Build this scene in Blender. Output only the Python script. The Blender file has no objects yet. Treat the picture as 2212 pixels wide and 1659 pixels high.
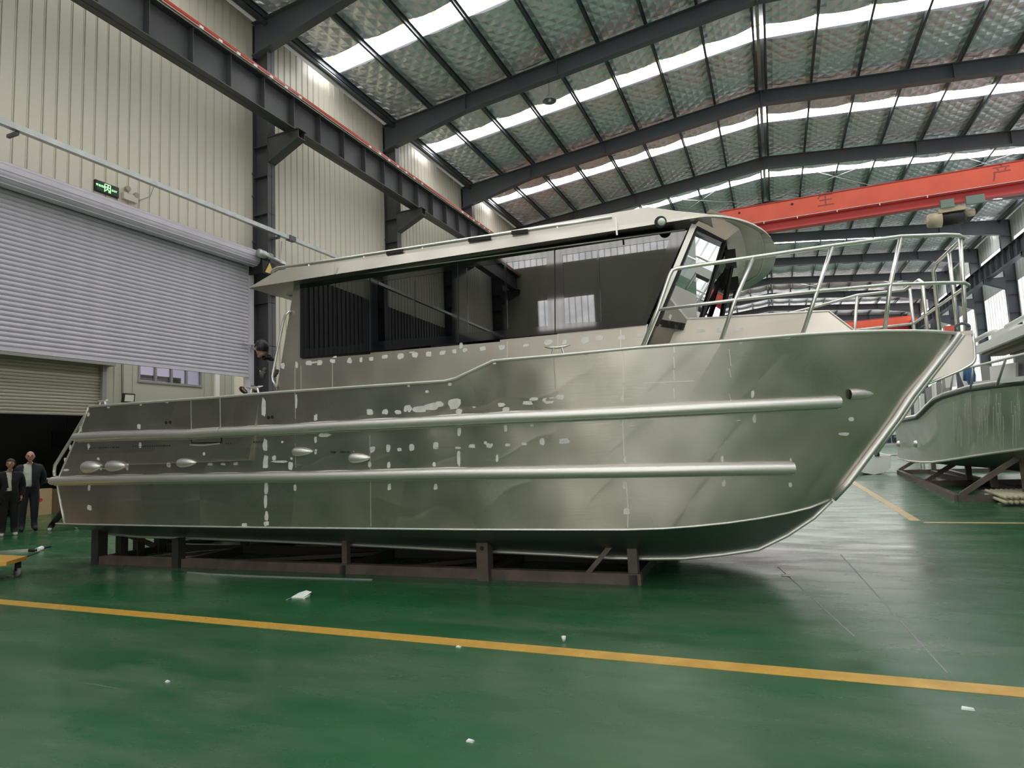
import bpy, math, random
from mathutils import Vector, Matrix
RN = random.Random(11)
scene = bpy.context.scene
COL = scene.collection
PI = math.pi
V = Vector

# ---------------------------------------------------------------- camera, world, exposure
FPX, YAW, PITCH, ROLL, EYE = 1371.93, math.radians(22.324), math.radians(5.533), math.radians(-2.368), 1.5
_f = V((-math.sin(YAW) * math.cos(PITCH), math.cos(YAW) * math.cos(PITCH), math.sin(PITCH)))
_r0 = V((math.cos(YAW), math.sin(YAW), 0)); _u0 = _r0.cross(_f)
_r = math.cos(ROLL) * _r0 + math.sin(ROLL) * _u0
_u = -math.sin(ROLL) * _r0 + math.cos(ROLL) * _u0
CAMP = V((0, 0, EYE))
cd = bpy.data.cameras.new('camera'); cam = bpy.data.objects.new('camera', cd); COL.objects.link(cam)
cd.sensor_fit = 'HORIZONTAL'; cd.sensor_width = 36.0; cd.lens = FPX / 2212 * 36.0
cd.clip_start = 0.05; cd.clip_end = 400
m4 = Matrix.Identity(4)
for i in range(3):
    m4[i][0], m4[i][1], m4[i][2], m4[i][3] = _r[i], _u[i], -_f[i], CAMP[i]
cam.matrix_world = m4
scene.camera = cam
scene.view_settings.view_transform = 'Standard'; scene.view_settings.look = 'None'
scene.view_settings.gamma = 1.0; scene.view_settings.use_curve_mapping = False
scene.view_settings.exposure = 0.8
world = bpy.data.worlds.new('daylight'); scene.world = world; world.use_nodes = True
bgn = world.node_tree.nodes['Background']; bgn.inputs[0].default_value = (1.0, 0.95, 0.86, 1); bgn.inputs[1].default_value = 1.6
scene.cycles.use_denoising = True
scene.cycles.max_bounces = 8; scene.cycles.diffuse_bounces = 4; scene.cycles.glossy_bounces = 4
scene.cycles.transparent_max_bounces = 12; scene.cycles.sample_clamp_indirect = 6.0
SKY_E, WALL_E, REAR_E, SIDE_E = 6.5, 0.55, 2.6, 0.75          # light given by the roof skylights, the wall light sheets, the rear gable sheets, the glow added to the right wall

def ray(x, y):
    return _f + _r * ((x - 1106) / FPX) - _u * ((y - 829.5) / FPX)
def at(x, y, X=None, Y=None, Z=None):
    """The point of the plane X=, Y= or Z= that the calibrated photograph shows at (x, y)."""
    d = ray(x, y)
    for i, v in enumerate((X, Y, Z)):
        if v is not None:
            return CAMP + d * ((v - CAMP[i]) / d[i])

# ---------------------------------------------------------------- mesh helpers
class MB:
    def __init__(s): s.v, s.f, s.m = [], [], []; s.mi = 0
    def add(s, vs, fs):
        b = len(s.v); s.v += [tuple(p) for p in vs]
        s.f += [tuple(b + i for i in f) for f in fs]; s.m += [s.mi] * len(fs); return s
    def hexa(s, p):
        return s.add(p, [(0, 3, 2, 1), (4, 5, 6, 7), (0, 1, 5, 4), (1, 2, 6, 5), (2, 3, 7, 6), (3, 0, 4, 7)])
    def box(s, x0, x1, y0, y1, z0, z1):
        return s.hexa([(x0, y0, z0), (x1, y0, z0), (x1, y1, z0), (x0, y1, z0), (x0, y0, z1), (x1, y0, z1), (x1, y1, z1), (x0, y1, z1)])
    def bar(s, a, b, w, h, up=(0, 0, 1)):
        a, b = V(a), V(b); d = (b - a).normalized(); up = V(up)
        if abs(d.dot(up)) > .98: up = V((0, 1, 0)) if abs(d.y) < .9 else V((1, 0, 0))
        sx = d.cross(up).normalized() * (w / 2); sz = sx.cross(d).normalized() * (h / 2)
        return s.hexa([a - sx - sz, a + sx - sz, b + sx - sz, b - sx - sz, a - sx + sz, a + sx + sz, b + sx + sz, b - sx + sz])
    def tube(s, pts, r, n=8, cap=True):
        pts = [V(p) for p in pts]; rings = []; N = len(pts)
        rs = r if isinstance(r, (list, tuple)) else [r] * N
        prev = None
        for i in range(N):
            d = (pts[min(i + 1, N - 1)] - pts[max(i - 1, 0)]).normalized()
            if prev is None:
                prev = d.cross(V((0, 0, 1)) if abs(d.z) < .9 else V((1, 0, 0))).normalized()
            e = (prev - d * prev.dot(d)).normalized(); prev = e; g = d.cross(e)
            rings.append([pts[i] + (e * math.cos(2 * PI * k / n) + g * math.sin(2 * PI * k / n)) * rs[i] for k in range(n)])
        vs = [p for rg in rings for p in rg]; fs = []
        for i in range(N - 1):
            for k in range(n):
                k2 = (k + 1) % n; fs.append((i * n + k, i * n + k2, (i + 1) * n + k2, (i + 1) * n + k))
        if cap: fs += [tuple(range(n - 1, -1, -1)), tuple((N - 1) * n + k for k in range(n))]
        return s.add(vs, fs)
    def prism(s, poly, ext):
        n = len(poly); ext = V(ext); a = [V(p) for p in poly]; b = [p + ext for p in a]
        return s.add(a + b, [tuple(range(n - 1, -1, -1)), tuple(range(n, 2 * n))] + [(i, (i + 1) % n, n + (i + 1) % n, n + i) for i in range(n)])
    def grid(s, rows):
        n = len(rows[0])
        return s.add([p for r in rows for p in r], [(i * n + j, i * n + j + 1, (i + 1) * n + j + 1, (i + 1) * n + j) for i in range(len(rows) - 1) for j in range(n - 1)])
    def lathe(s, o, ax, prof, n=12, sx=1.0, ref=None):
        o, ax = V(o), V(ax).normalized()
        e = (V(ref) if ref else (V((0, 0, 1)) if abs(ax.z) < .9 else V((1, 0, 0))))
        e = (e - ax * e.dot(ax)).normalized(); g = ax.cross(e)
        rows = [[o + ax * t + (e * math.cos(2 * PI * k / n) + g * (math.sin(2 * PI * k / n) * sx)) * r for k in range(n + 1)] for t, r in prof]
        return s.grid(rows)
    def ball(s, c, r, n=10):
        rx, ry, rz = r if isinstance(r, (tuple, list)) else (r, r, r); rows = []
        for i in range(n // 2 + 1):
            t = PI * i / (n // 2)
            rows.append([V((c[0] + rx * math.sin(t) * math.cos(2 * PI * k / n), c[1] + ry * math.sin(t) * math.sin(2 * PI * k / n), c[2] - rz * math.cos(t))) for k in range(n + 1)])
        return s.grid(rows)
    def mesh(s, name, mats, smooth=False):
        me = bpy.data.meshes.new(name); me.from_pydata(s.v, [], s.f)
        for mt in (mats if isinstance(mats, (list, tuple)) else [mats]): me.materials.append(mt)
        for p, mi in zip(me.polygons, s.m):
            p.material_index = mi; p.use_smooth = smooth
        me.validate(); me.update(); return me
    def build(s, name, mats, parent=None, smooth=False, **tags):
        return link(name, s.mesh(name, mats, smooth), parent, **tags)

def link(name, me, parent=None, loc=None, **tags):
    o = bpy.data.objects.new(name, me); COL.objects.link(o)
    if parent is not None: o.parent = parent
    if loc is not None: o.location = loc
    return tag(o, **tags)
def tag(o, label=None, cat=None, group=None, kind=None):
    if label: o['label'] = label
    if cat: o['category'] = cat
    if group: o['group'] = group
    if kind: o['kind'] = kind
    return o
def thing(name, label, cat, loc=(0, 0, 0), rz=0.0, group=None, kind=None):
    o = bpy.data.objects.new(name, None); COL.objects.link(o)
    o.empty_display_size = .2; o.location = loc; o.rotation_euler = (0, 0, rz)
    return tag(o, label, cat, group, kind)
def S(name, label=None): return thing(name, label, None, kind='structure')
def text_mesh(body, size, ext=0.002):
    c = bpy.data.curves.new('lettering', 'FONT'); c.body = body; c.size = size; c.extrude = ext; c.align_x = 'CENTER'; c.align_y = 'CENTER'
    c.resolution_u = 3
    o = bpy.data.objects.new('lettering_source', c); COL.objects.link(o)
    bpy.context.view_layer.update()
    me = bpy.data.meshes.new_from_object(o.evaluated_get(bpy.context.evaluated_depsgraph_get()))
    bpy.data.objects.remove(o); return me

# ---------------------------------------------------------------- materials
def mat(name, c, rough=.5, metal=0.0, c2=None, scale=3.0, stretch=(1, 1, 1), rvar=0.0, bump=0.0, bscale=20.0, bstretch=(1, 1, 1), emit=None, es=0.0, spec=.5, ior=None, contrast=(.35, .65), detail=4.0, coat=0.0):
    m = bpy.data.materials.new(name); m.use_nodes = True; nt = m.node_tree; N, L = nt.nodes, nt.links
    b = N['Principled BSDF']; b.inputs['Base Color'].default_value = (*c, 1)
    b.inputs['Roughness'].default_value = rough; b.inputs['Metallic'].default_value = metal
    b.inputs['Specular IOR Level'].default_value = spec
    if ior: b.inputs['IOR'].default_value = ior
    if coat: b.inputs['Coat Weight'].default_value = coat; b.inputs['Coat Roughness'].default_value = .08
    if emit: b.inputs['Emission Color'].default_value = (*emit, 1); b.inputs['Emission Strength'].default_value = es
    tc = N.new('ShaderNodeTexCoord')
    def noise(sc, st, det=detail):
        mp = N.new('ShaderNodeMapping'); mp.inputs['Scale'].default_value = st
        L.new(tc.outputs['Object'], mp.inputs[0]); t = N.new('ShaderNodeTexNoise')
        t.inputs['Scale'].default_value = sc; t.inputs['Detail'].default_value = det
        L.new(mp.outputs[0], t.inputs['Vector']); return t
    if c2 is not None or rvar:
        t = noise(scale, stretch)
        rp = N.new('ShaderNodeMapRange'); rp.inputs[1].default_value, rp.inputs[2].default_value = contrast
        L.new(t.outputs['Fac'], rp.inputs[0])
        if c2 is not None:
            mx = N.new('ShaderNodeMix'); mx.data_type = 'RGBA'; mx.inputs[6].default_value = (*c, 1); mx.inputs[7].default_value = (*c2, 1)
            L.new(rp.outputs[0], mx.inputs[0]); L.new(mx.outputs[2], b.inputs['Base Color'])
        if rvar:
            rr = N.new('ShaderNodeMapRange'); rr.inputs[3].default_value = max(0, rough - rvar); rr.inputs[4].default_value = rough + rvar
            L.new(rp.outputs[0], rr.inputs[0]); L.new(rr.outputs[0], b.inputs['Roughness'])
    if bump:
        t = noise(bscale, bstretch, 3.0); bp = N.new('ShaderNodeBump'); bp.inputs['Strength'].default_value = 1.0; bp.inputs['Distance'].default_value = bump
        L.new(t.outputs['Fac'], bp.inputs['Height']); L.new(bp.outputs[0], b.inputs['Normal'])
    return m
def glow(name, c, e):
    m = bpy.data.materials.new(name); m.use_nodes = True; nt = m.node_tree; nt.nodes.clear()
    em = nt.nodes.new('ShaderNodeEmission'); em.inputs[0].default_value = (*c, 1); em.inputs[1].default_value = e
    o = nt.nodes.new('ShaderNodeOutputMaterial'); nt.links.new(em.outputs[0], o.inputs[0]); return m
def glow_ribbed(name, c, e, axis, pitch):
    """a corrugated sheet that glows as if lit from outside: weaker along its ribs"""
    m = glow(name, c, e); nt = m.node_tree; N, L = nt.nodes, nt.links; em = [n for n in N if n.type == 'EMISSION'][0]
    tc = N.new('ShaderNodeTexCoord'); sp = N.new('ShaderNodeSeparateXYZ'); L.new(tc.outputs['Object'], sp.inputs[0])
    ma = N.new('ShaderNodeMath'); ma.operation = 'PINGPONG'; ma.inputs[1].default_value = pitch / 2; L.new(sp.outputs[axis], ma.inputs[0])
    r = N.new('ShaderNodeMapRange'); r.inputs[1].default_value = 0; r.inputs[2].default_value = pitch * .16; r.inputs[3].default_value = .45 * e; r.inputs[4].default_value = e
    L.new(ma.outputs[0], r.inputs[0]); 
    t = N.new('ShaderNodeTexNoise'); t.inputs['Scale'].default_value = 1.3; L.new(tc.outputs['Object'], t.inputs['Vector'])
    r2 = N.new('ShaderNodeMapRange'); r2.inputs[1].default_value = .3; r2.inputs[2].default_value = .7; r2.inputs[3].default_value = .75; r2.inputs[4].default_value = 1.05; L.new(t.outputs['Fac'], r2.inputs[0])
    mu = N.new('ShaderNodeMath'); mu.operation = 'MULTIPLY'; L.new(r.outputs[0], mu.inputs[0]); L.new(r2.outputs[0], mu.inputs[1]); L.new(mu.outputs[0], em.inputs[1]); return m
def glass(name, tint, f0=1.5, rough=0.0):
    m = bpy.data.materials.new(name); m.use_nodes = True; nt = m.node_tree; nt.nodes.clear(); N, L = nt.nodes, nt.links
    tr = N.new('ShaderNodeBsdfTransparent'); tr.inputs[0].default_value = (*tint, 1)
    gl = N.new('ShaderNodeBsdfGlossy'); gl.inputs['Roughness'].default_value = rough; gl.inputs[0].default_value = (.95, .97, 1, 1)
    fr = N.new('ShaderNodeFresnel'); fr.inputs[0].default_value = f0
    mx = N.new('ShaderNodeMixShader'); o = N.new('ShaderNodeOutputMaterial')
    L.new(fr.outputs[0], mx.inputs[0]); L.new(tr.outputs[0], mx.inputs[1]); L.new(gl.outputs[0], mx.inputs[2]); L.new(mx.outputs[0], o.inputs[0]); return m

def floor_material():
    m = bpy.data.materials.new('green floor paint'); m.use_nodes = True; nt = m.node_tree; N, L = nt.nodes, nt.links
    b = N['Principled BSDF']; tc = N.new('ShaderNodeTexCoord')
    def noise(sc, st, det, rot=0.0):
        mp = N.new('ShaderNodeMapping'); mp.inputs['Scale'].default_value = st; mp.inputs['Rotation'].default_value = (0, 0, rot)
        L.new(tc.outputs['Object'], mp.inputs[0]); t = N.new('ShaderNodeTexNoise'); t.inputs['Scale'].default_value = sc; t.inputs['Detail'].default_value = det
        t.inputs['Roughness'].default_value = .6
        L.new(mp.outputs[0], t.inputs['Vector']); return t.outputs['Fac']
    def rng(x, a, c, o0=0.0, o1=1.0):
        r = N.new('ShaderNodeMapRange'); r.inputs[1].default_value = a; r.inputs[2].default_value = c; r.inputs[3].default_value = o0; r.inputs[4].default_value = o1
        L.new(x, r.inputs[0]); return r.outputs[0]
    def mixc(f, a, c):
        x = N.new('ShaderNodeMix'); x.data_type = 'RGBA'
        for i, q in ((6, a), (7, c)):
            if isinstance(q, tuple): x.inputs[i].default_value = (*q, 1)
            else: L.new(q, x.inputs[i])
        L.new(f, x.inputs[0]); return x.outputs[2]
    def mul(a, c):
        x = N.new('ShaderNodeMath'); x.operation = 'MULTIPLY'; L.new(a, x.inputs[0]); L.new(c, x.inputs[1]); return x.outputs[0]
    base = mixc(rng(noise(.7, (1, 1.3, 1), 5), .35, .65), (.010, .082, .027), (.020, .112, .042))
    dust = mul(rng(noise(1.1, (.55, 1.6, 1), 8, .12), .42, .78, 0, .75), rng(noise(.25, (1, 1, 1), 2), .34, .6))
    base = mixc(dust, base, (.155, .185, .135))
    scuff = rng(noise(3.2, (.35, 7, 1), 6, .22), .665, .75, 0, .5)
    base = mixc(mul(scuff, rng(noise(.5, (1, 1, 1), 2), .45, .62)), base, (.30, .36, .27))
    scuff2 = rng(noise(2.6, (6, .4, 1), 5, -.35), .70, .78, 0, .35)
    base = mixc(mul(scuff2, rng(noise(.45, (1, 1, 1), 2), .5, .65)), base, (.26, .31, .23))
    L.new(base, b.inputs['Base Color'])
    L.new(rng(noise(1.6, (.6, 1.6, 1), 6), .3, .7, .16, .34), b.inputs['Roughness'])
    bp = N.new('ShaderNodeBump'); bp.inputs['Distance'].default_value = .003; bp.inputs['Strength'].default_value = .5
    L.new(noise(1.5, (.7, 2.2, 1), 4), bp.inputs['Height']); L.new(bp.outputs[0], b.inputs['Normal'])
    b.inputs['Specular IOR Level'].default_value = .46
    return m

def hull_material(name, c=(.60, .565, .515), rough=.31, seed=0.0, dirt=.6, warp=.010):
    """bare mill-finish aluminium plate: blotchy handling marks, rolling grain along the plate, oil-canning"""
    m = bpy.data.materials.new(name); m.use_nodes = True; nt = m.node_tree; N, L = nt.nodes, nt.links
    b = N['Principled BSDF']; b.inputs['Metallic'].default_value = .96; tc = N.new('ShaderNodeTexCoord')
    def noise(sc, st, det, off=0.0):
        mp = N.new('ShaderNodeMapping'); mp.inputs['Scale'].default_value = st; mp.inputs['Location'].default_value = (seed + off, seed * .7, off)
        L.new(tc.outputs['Object'], mp.inputs[0]); t = N.new('ShaderNodeTexNoise'); t.inputs['Scale'].default_value = sc; t.inputs['Detail'].default_value = det
        L.new(mp.outputs[0], t.inputs['Vector']); return t.outputs['Fac']
    def rng(x, a, c, o0, o1):
        r = N.new('ShaderNodeMapRange'); r.inputs[1].default_value = a; r.inputs[2].default_value = c; r.inputs[3].default_value = o0; r.inputs[4].default_value = o1
        L.new(x, r.inputs[0]); return r.outputs[0]
    mx = N.new('ShaderNodeMix'); mx.data_type = 'RGBA'; mx.inputs[6].default_value = (*c, 1); mx.inputs[7].default_value = (c[0] * .62, c[1] * .63, c[2] * .58, 1)
    L.new(rng(noise(1.4, (1, 1, 1.4), 3), .30, .75, 0, dirt), mx.inputs[0])
    L.new(mx.outputs[2], b.inputs['Base Color'])
    L.new(rng(noise(2.1, (1, 1, .7), 2.5, 3.0), .25, .75, rough - .07, rough + .09), b.inputs['Roughness'])
    tg = N.new('ShaderNodeTangent'); tg.direction_type = 'RADIAL'; tg.axis = 'Z'; L.new(tg.outputs[0], b.inputs['Tangent'])
    b.inputs['Anisotropic'].default_value = .35; b.inputs['Anisotropic Rotation'].default_value = .25
    bp = N.new('ShaderNodeBump'); bp.inputs['Distance'].default_value = warp; bp.inputs['Strength'].default_value = 1.0
    L.new(noise(1.15, (1.3, 1, .8), 1.5, 5.0), bp.inputs['Height'])
    bp2 = N.new('ShaderNodeBump'); bp2.inputs['Distance'].default_value = .0006; bp2.inputs['Strength'].default_value = .7
    L.new(noise(60, (.05, 1, 1), 3, 1.0), bp2.inputs['Height']); L.new(bp.outputs[0], bp2.inputs['Normal']); L.new(bp2.outputs[0], b.inputs['Normal'])
    return m

def foil_material():
    m = bpy.data.materials.new('quilted foil'); m.use_nodes = True; nt = m.node_tree; N, L = nt.nodes, nt.links
    b = N['Principled BSDF']; b.inputs['Metallic'].default_value = .55; b.inputs['Roughness'].default_value = .36
    b.inputs['Base Color'].default_value = (.82, .84, .90, 1)
    tc = N.new('ShaderNodeTexCoord'); waves = []
    geo = N.new('ShaderNodeNewGeometry')
    for ang in (.72, -.72):
        mp = N.new('ShaderNodeMapping'); mp.inputs['Rotation'].default_value = (0, 0, ang); L.new(geo.outputs['Position'], mp.inputs[0])
        w = N.new('ShaderNodeTexWave'); w.wave_type = 'BANDS'; w.bands_direction = 'X'; w.wave_profile = 'SIN'; w.inputs['Scale'].default_value = 1.0; w.inputs['Distortion'].default_value = 1.2
        w.inputs['Detail'].default_value = 1.0; L.new(mp.outputs[0], w.inputs['Vector']); waves.append(w.outputs['Fac'])
    mn = N.new('ShaderNodeMath'); mn.operation = 'MINIMUM'; L.new(waves[0], mn.inputs[0]); L.new(waves[1], mn.inputs[1])
    bp = N.new('ShaderNodeBump'); bp.inputs['Distance'].default_value = .035; bp.inputs['Strength'].default_value = .9; L.new(mn.outputs[0], bp.inputs['Height'])
    t = N.new('ShaderNodeTexNoise'); t.inputs['Scale'].default_value = 3.5; t.inputs['Detail'].default_value = 4; L.new(geo.outputs['Position'], t.inputs['Vector'])
    bp2 = N.new('ShaderNodeBump'); bp2.inputs['Distance'].default_value = .05; bp2.inputs['Strength'].default_value = .8
    L.new(t.outputs['Fac'], bp2.inputs['Height']); L.new(bp.outputs[0], bp2.inputs['Normal']); L.new(bp2.outputs[0], b.inputs['Normal'])
    return m

M = dict(
    floor=floor_material(),
    yellow=mat('yellow line paint', (.62, .36, .055), .35, c2=(.5, .29, .05), scale=4, rvar=.1),
    yellow_pale=mat('worn yellow line paint', (.55, .36, .13), .4, c2=(.42, .33, .15), scale=3),
    beige=mat('beige wall sheet', (.68, .635, .53), .45, c2=(.60, .56, .46), scale=.9, stretch=(1, 1, .25)),
    white_wall=mat('white wall sheet', (.80, .82, .80), .45, c2=(.74, .76, .73), scale=.7),
    grey_green=mat('pale grey wall sheet', (.40, .41, .35), .5),
    steel=mat('dark blue-grey steel paint', (.075, .085, .105), .42, c2=(.085, .09, .10), scale=2.2, rvar=.08),
    steel_l=mat('dark grey steel paint', (.075, .075, .077), .45, c2=(.055, .056, .06), scale=1.6),
    purlin=mat('purlin steel', (.075, .085, .095), .35, .35),
    galv=mat('galvanised steel', (.50, .52, .50), .35, .6, c2=(.42, .44, .43), scale=6),
    foil=foil_material(),
    fluff=mat('glowing yellow insulation edge', (.85, .80, .42), .9, emit=(1, .93, .55), es=.55),  # insulation edge; the skylight's light on it is put in as glow
    sky=glow('skylight sheet', (1, 1, 1), SKY_E),
    sheet=glow_ribbed('wall light sheet', (1.0, .90, .60), WALL_E, 1, .24),
    side=glow_ribbed('glowing wall sheet', (.97, 1.0, .97), SIDE_E, 1, .48),
    rear=glow_ribbed('gable light sheet', (1, .98, .94), REAR_E, 0, .33),
    rearY=glow_ribbed('side light sheet', (1, .98, .92), REAR_E, 1, .33),
    roof=mat('roof sheet', (.25, .25, .26), .6),
    red=mat('red conductor bar', (.50, .055, .03), .4),
    clip=mat('white insulator', (.8, .8, .78), .4),
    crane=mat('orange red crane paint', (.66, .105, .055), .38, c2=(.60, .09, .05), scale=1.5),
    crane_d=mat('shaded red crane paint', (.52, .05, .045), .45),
    shutter=mat('lavender grey slat', (.56, .53, .585), .42, c2=(.51, .485, .535), scale=3),
    shutter2=mat('beige grey slat', (.34, .325, .27), .5),
    dark=mat('matt black', (.012, .012, .012), .7),
    dark_door=mat('dark door sheet', (.10, .10, .098), .4),
    grey=mat('mid grey paint', (.25, .25, .25), .5),
    white=mat('white paint', (.78, .78, .75), .4),
    cream=mat('cream board', (.80, .76, .66), .5),
    exitg=mat('dark green sign face', (.004, .03, .008), .3),
    exitl=mat('lit green mark', (.35, .8, .35), .4, emit=(.45, 1, .45), es=.9),
    signy=mat('yellow warning plate', (.62, .42, .13), .4),
    hull=hull_material('hull plate'),
    hullb=hull_material('hull plate warm', (.65, .605, .545), .28, 7.3, .5, .011),
    hullc=hull_material('hull plate dark', (.54, .515, .475), .34, 13.1, .6, .009),
    cab=hull_material('cabin plate', (.55, .52, .455), .42, 3.7, .3, .006),
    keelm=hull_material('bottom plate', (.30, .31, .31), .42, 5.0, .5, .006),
    rail=mat('satin aluminium tube', (.74, .73, .69), .42, .85),
    tube=mat('bright aluminium tube', (.80, .79, .75), .30, .85),
    weld=mat('weld bead', (.74, .73, .68), .4, .7),
    patch=mat('ground bright patch', (.80, .79, .75), .62, .25, c2=(.68, .67, .63), scale=14),
    frit=mat('black window frit', (.006, .007, .009), .04, spec=.7, ior=1.7),
    pane=glass('tinted side glass', (.20, .22, .23), 2.0),
    clear=glass('clear windscreen glass', (.62, .66, .66), 1.6),
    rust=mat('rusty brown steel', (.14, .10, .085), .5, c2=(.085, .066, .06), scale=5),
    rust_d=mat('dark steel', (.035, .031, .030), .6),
    b2=hull_material('second hull plate', (.78, .79, .78), .5, 21.0, .3, .006),
    skin=mat('skin', (.50, .27, .19), .5), skin2=mat('ruddy skin', (.55, .27, .20), .45),
    black=mat('black cloth', (.009, .009, .010), .85), navy=mat('navy jacket cloth', (.014, .016, .026), .8),
    jeans=mat('dark jeans', (.022, .025, .032), .85), wshirt=mat('white shirt cloth', (.62, .64, .56), .8),
    greyj=mat('grey work jacket cloth', (.125, .115, .122), .8, c2=(.085, .078, .083), scale=9), hair=mat('black hair', (.008, .008, .009), .55),
    shoew=mat('white shoe', (.7, .7, .66), .5), shoeb=mat('black shoe', (.012, .012, .012), .4),
    card=mat('cardboard', (.50, .36, .22), .7), board=mat('dark brown board', (.16, .11, .06), .7),
    trolley=mat('yellow trolley paint', (.62, .33, .04), .4), rubber=mat('black rubber', (.015, .015, .015), .6),
    paper=mat('white paper', (.72, .76, .72), .6), blue=mat('blue cloth', (.04, .13, .30), .6), plank=mat('weathered plank', (.24, .21, .16), .7),
    chalk=mat('dark grey lettering', (.26, .055, .045), .7), inkm=mat('stamped ink', (.035, .033, .028), .6), redplate=mat('red tag', (.55, .06, .06), .5),
    glassm=glass('hall window glass', (.8, .8, .85), 1.5), lav=glow('daylight behind glass', (.62, .58, .66), .55),
)

# ================================================================ THE HALL
RIDGE, XL, XR, XWL, XWR = .41, -11.43, 12.25, -11.95, 12.77     # ridge line, inner column flanges, wall faces
def KY(k): return 12.09 + 6 * k                                # frame k along the hall
def zr(x): return 14.0 - .1007 * abs(x - RIDGE)                # top of the rafters
def mir(x): return 2 * RIDGE - x
KS = list(range(-5, 11)); Y_A, Y_B = -18.3, 72.4

# floor
fl = MB().add([(-45, -45, 0), (30, -45, 0), (30, 80, 0), (-45, 80, 0)], [(0, 1, 2, 3)]).build('floor', M['floor'], kind='structure')
MB().box(-11.3, 12.4, 4.44, 4.60, 0, .002).build('painted_line', M['yellow'], fl, label='broad yellow line across the floor')
MB().box(1.93, 2.08, 12.30, 40, 0, .002).build('painted_line', M['yellow_pale'], fl)
MB().box(2.08, 12.4, 12.02, 12.16, 0, .002).build('painted_line', M['yellow_pale'], fl)
for a, b in (((.62, 8.9), (.86, 4.75)), ((-.1, 8.0), (.42, 5.4)), ((1.05, 3.9), (1.25, 2.6))):
    MB().bar((*a, .0005), (*b, .0005), .012, .001).build('floor_crack', M['grey'], fl)

# left wall: backing, separate sheets, light sheets
wl = S('wall_left')
b = MB()
OPY0, OPY1, OPZ = 5.2, 11.92, 6.2
b.box(XWL - .12, XWL - .06, Y_A, OPY0, 0, 12.95); b.box(XWL - .12, XWL - .06, OPY1, Y_B, 0, 12.95); b.box(XWL - .12, XWL - .06, OPY0, OPY1, OPZ, 12.95)
b.build('backing_sheet', M['beige'], wl)
prof = [(0, -.035), (.006, -.035), (.016, 0), (.205, 0), (.213, -.012), (.221, 0), (.232, 0), (.24, -.035)]
def sheet_mesh(name, mt):
    mb = MB(); rows = [[(x, y, z) for y, x in prof] for z in (0, 1)]
    return mb.grid(rows[::-1]).mesh(name, mt)
sm = sheet_mesh('wall_panel', M['beige'])
for k in range(-1, 4):
    y0 = KY(k)
    for i in range(25):
        y = y0 + .24 * i
        if k == -1 and y < 6.05: continue
        segs = [(11.62, 12.93)]
        lo = 0.0
        if OPY0 - .1 < y and y + .24 < OPY1 + .02: lo = OPZ
        if k == 1 and 18.85 < y < 21.2: lo = 7.2
        if k == 2 and y > 28.2: segs.append((lo, 11.62))
        else: segs.append((lo, 10.55))
        for z0, z1 in segs:
            o = link('wall_panel', sm, wl, (XWL, y, z0)); o.scale = (1, 1, z1 - z0)
mb = MB()
for k in list(range(-5, -1)) + list(range(4, 10)):
    for i in range(25):
        y = KY(k) + .24 * i
        rows = [[(XWL + x, y + yy, z) for yy, x in prof] for z in (0, 12.93)]; mb.grid(rows[::-1])
mb.build('wall_sheeting', M['beige'], wl, kind='stuff')
for k in range(-1, 3):
    y1 = KY(k) + (6 if k < 2 else 4.1)
    MB().box(XWL - .05, XWL - .03, KY(k), y1, 10.53, 11.66).build('light_sheet', M['sheet'], wl, label='translucent cream daylight strip high in the wall')
    mb = MB(); y = KY(k) + .02
    while y < y1 - .12:
        w = RN.uniform(.06, .16); d = RN.uniform(.02, .10) * (1 if RN.random() < .6 else .3)
        mb.prism([(XWL + .004, y, 10.56), (XWL + .004, y + w, 10.56), (XWL + .004, y + w * .7, 10.56 - d), (XWL + .004, y + w * .25, 10.56 - d * .8)], (.012, 0, 0)); y += w * 1.4
    mb.build('foam_fringe', mat('foam fringe', (.17, .16, .10), .9), wl, kind='stuff')
wn1 = S('window_1', 'low translucent wall light beyond the first column')
MB().box(XWL - .04, XWL - .02, 18.87, 21.24, 3.4, 7.2).build('light_sheet', M['sheet'], wn1)
for y in (18.86, 20.05, 21.24): MB().box(XWL - .05, XWL, y - .02, y + .02, 3.4, 7.2).build('frame_bar', M['beige'], wn1)
# dark doors of the part of this wall behind the photographer
for n, (ya, yb) in enumerate(((-17.5, -12.3), (-11.5, -6.3), (-5.5, -.3), (.5, 5.5))):
    d = S('door_%d' % (3 + n)); mb = MB().box(XWL - .02, XWL + .05, ya, yb, 0, 6.7)
    for i in range(22): mb.box(XWL + .05, XWL + .08, ya + .2 * i * (yb - ya) / 4.4, ya + .2 * i * (yb - ya) / 4.4 + .06, 0, 6.7)
    mb.build('door_leaf', M['dark_door'], d)

# right wall
wr = S('wall_right')
MB().box(XWR + .06, XWR + .12, Y_A, Y_B, 0, 12.95).build('backing_sheet', M['white_wall'], wr)
mb = MB()
for i in range(int((Y_B - Y_A) / .48)):
    y = Y_A + .48 * i; mb.grid([[(XWR - x, y + 2 * yy, z) for yy, x in prof] for z in (0, 12.93)])
mb.build('wall_sheeting', M['white_wall'], wr, kind='stuff')
for k in KS[:-1]:
    MB().box(XWR - .01, XWR + .01, KY(k) + .3, KY(k) + 5.7, 10.5, 11.7).build('light_sheet', M['rearY'], wr)
    if k >= 1: MB().box(XWR - .05, XWR - .045, KY(k) + .35, KY(k) + 5.75, 1.6, 9.3).build('glow_sheet', M['side'], wr)  # glow added to the white right wall sheets to brighten the hall
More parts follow.
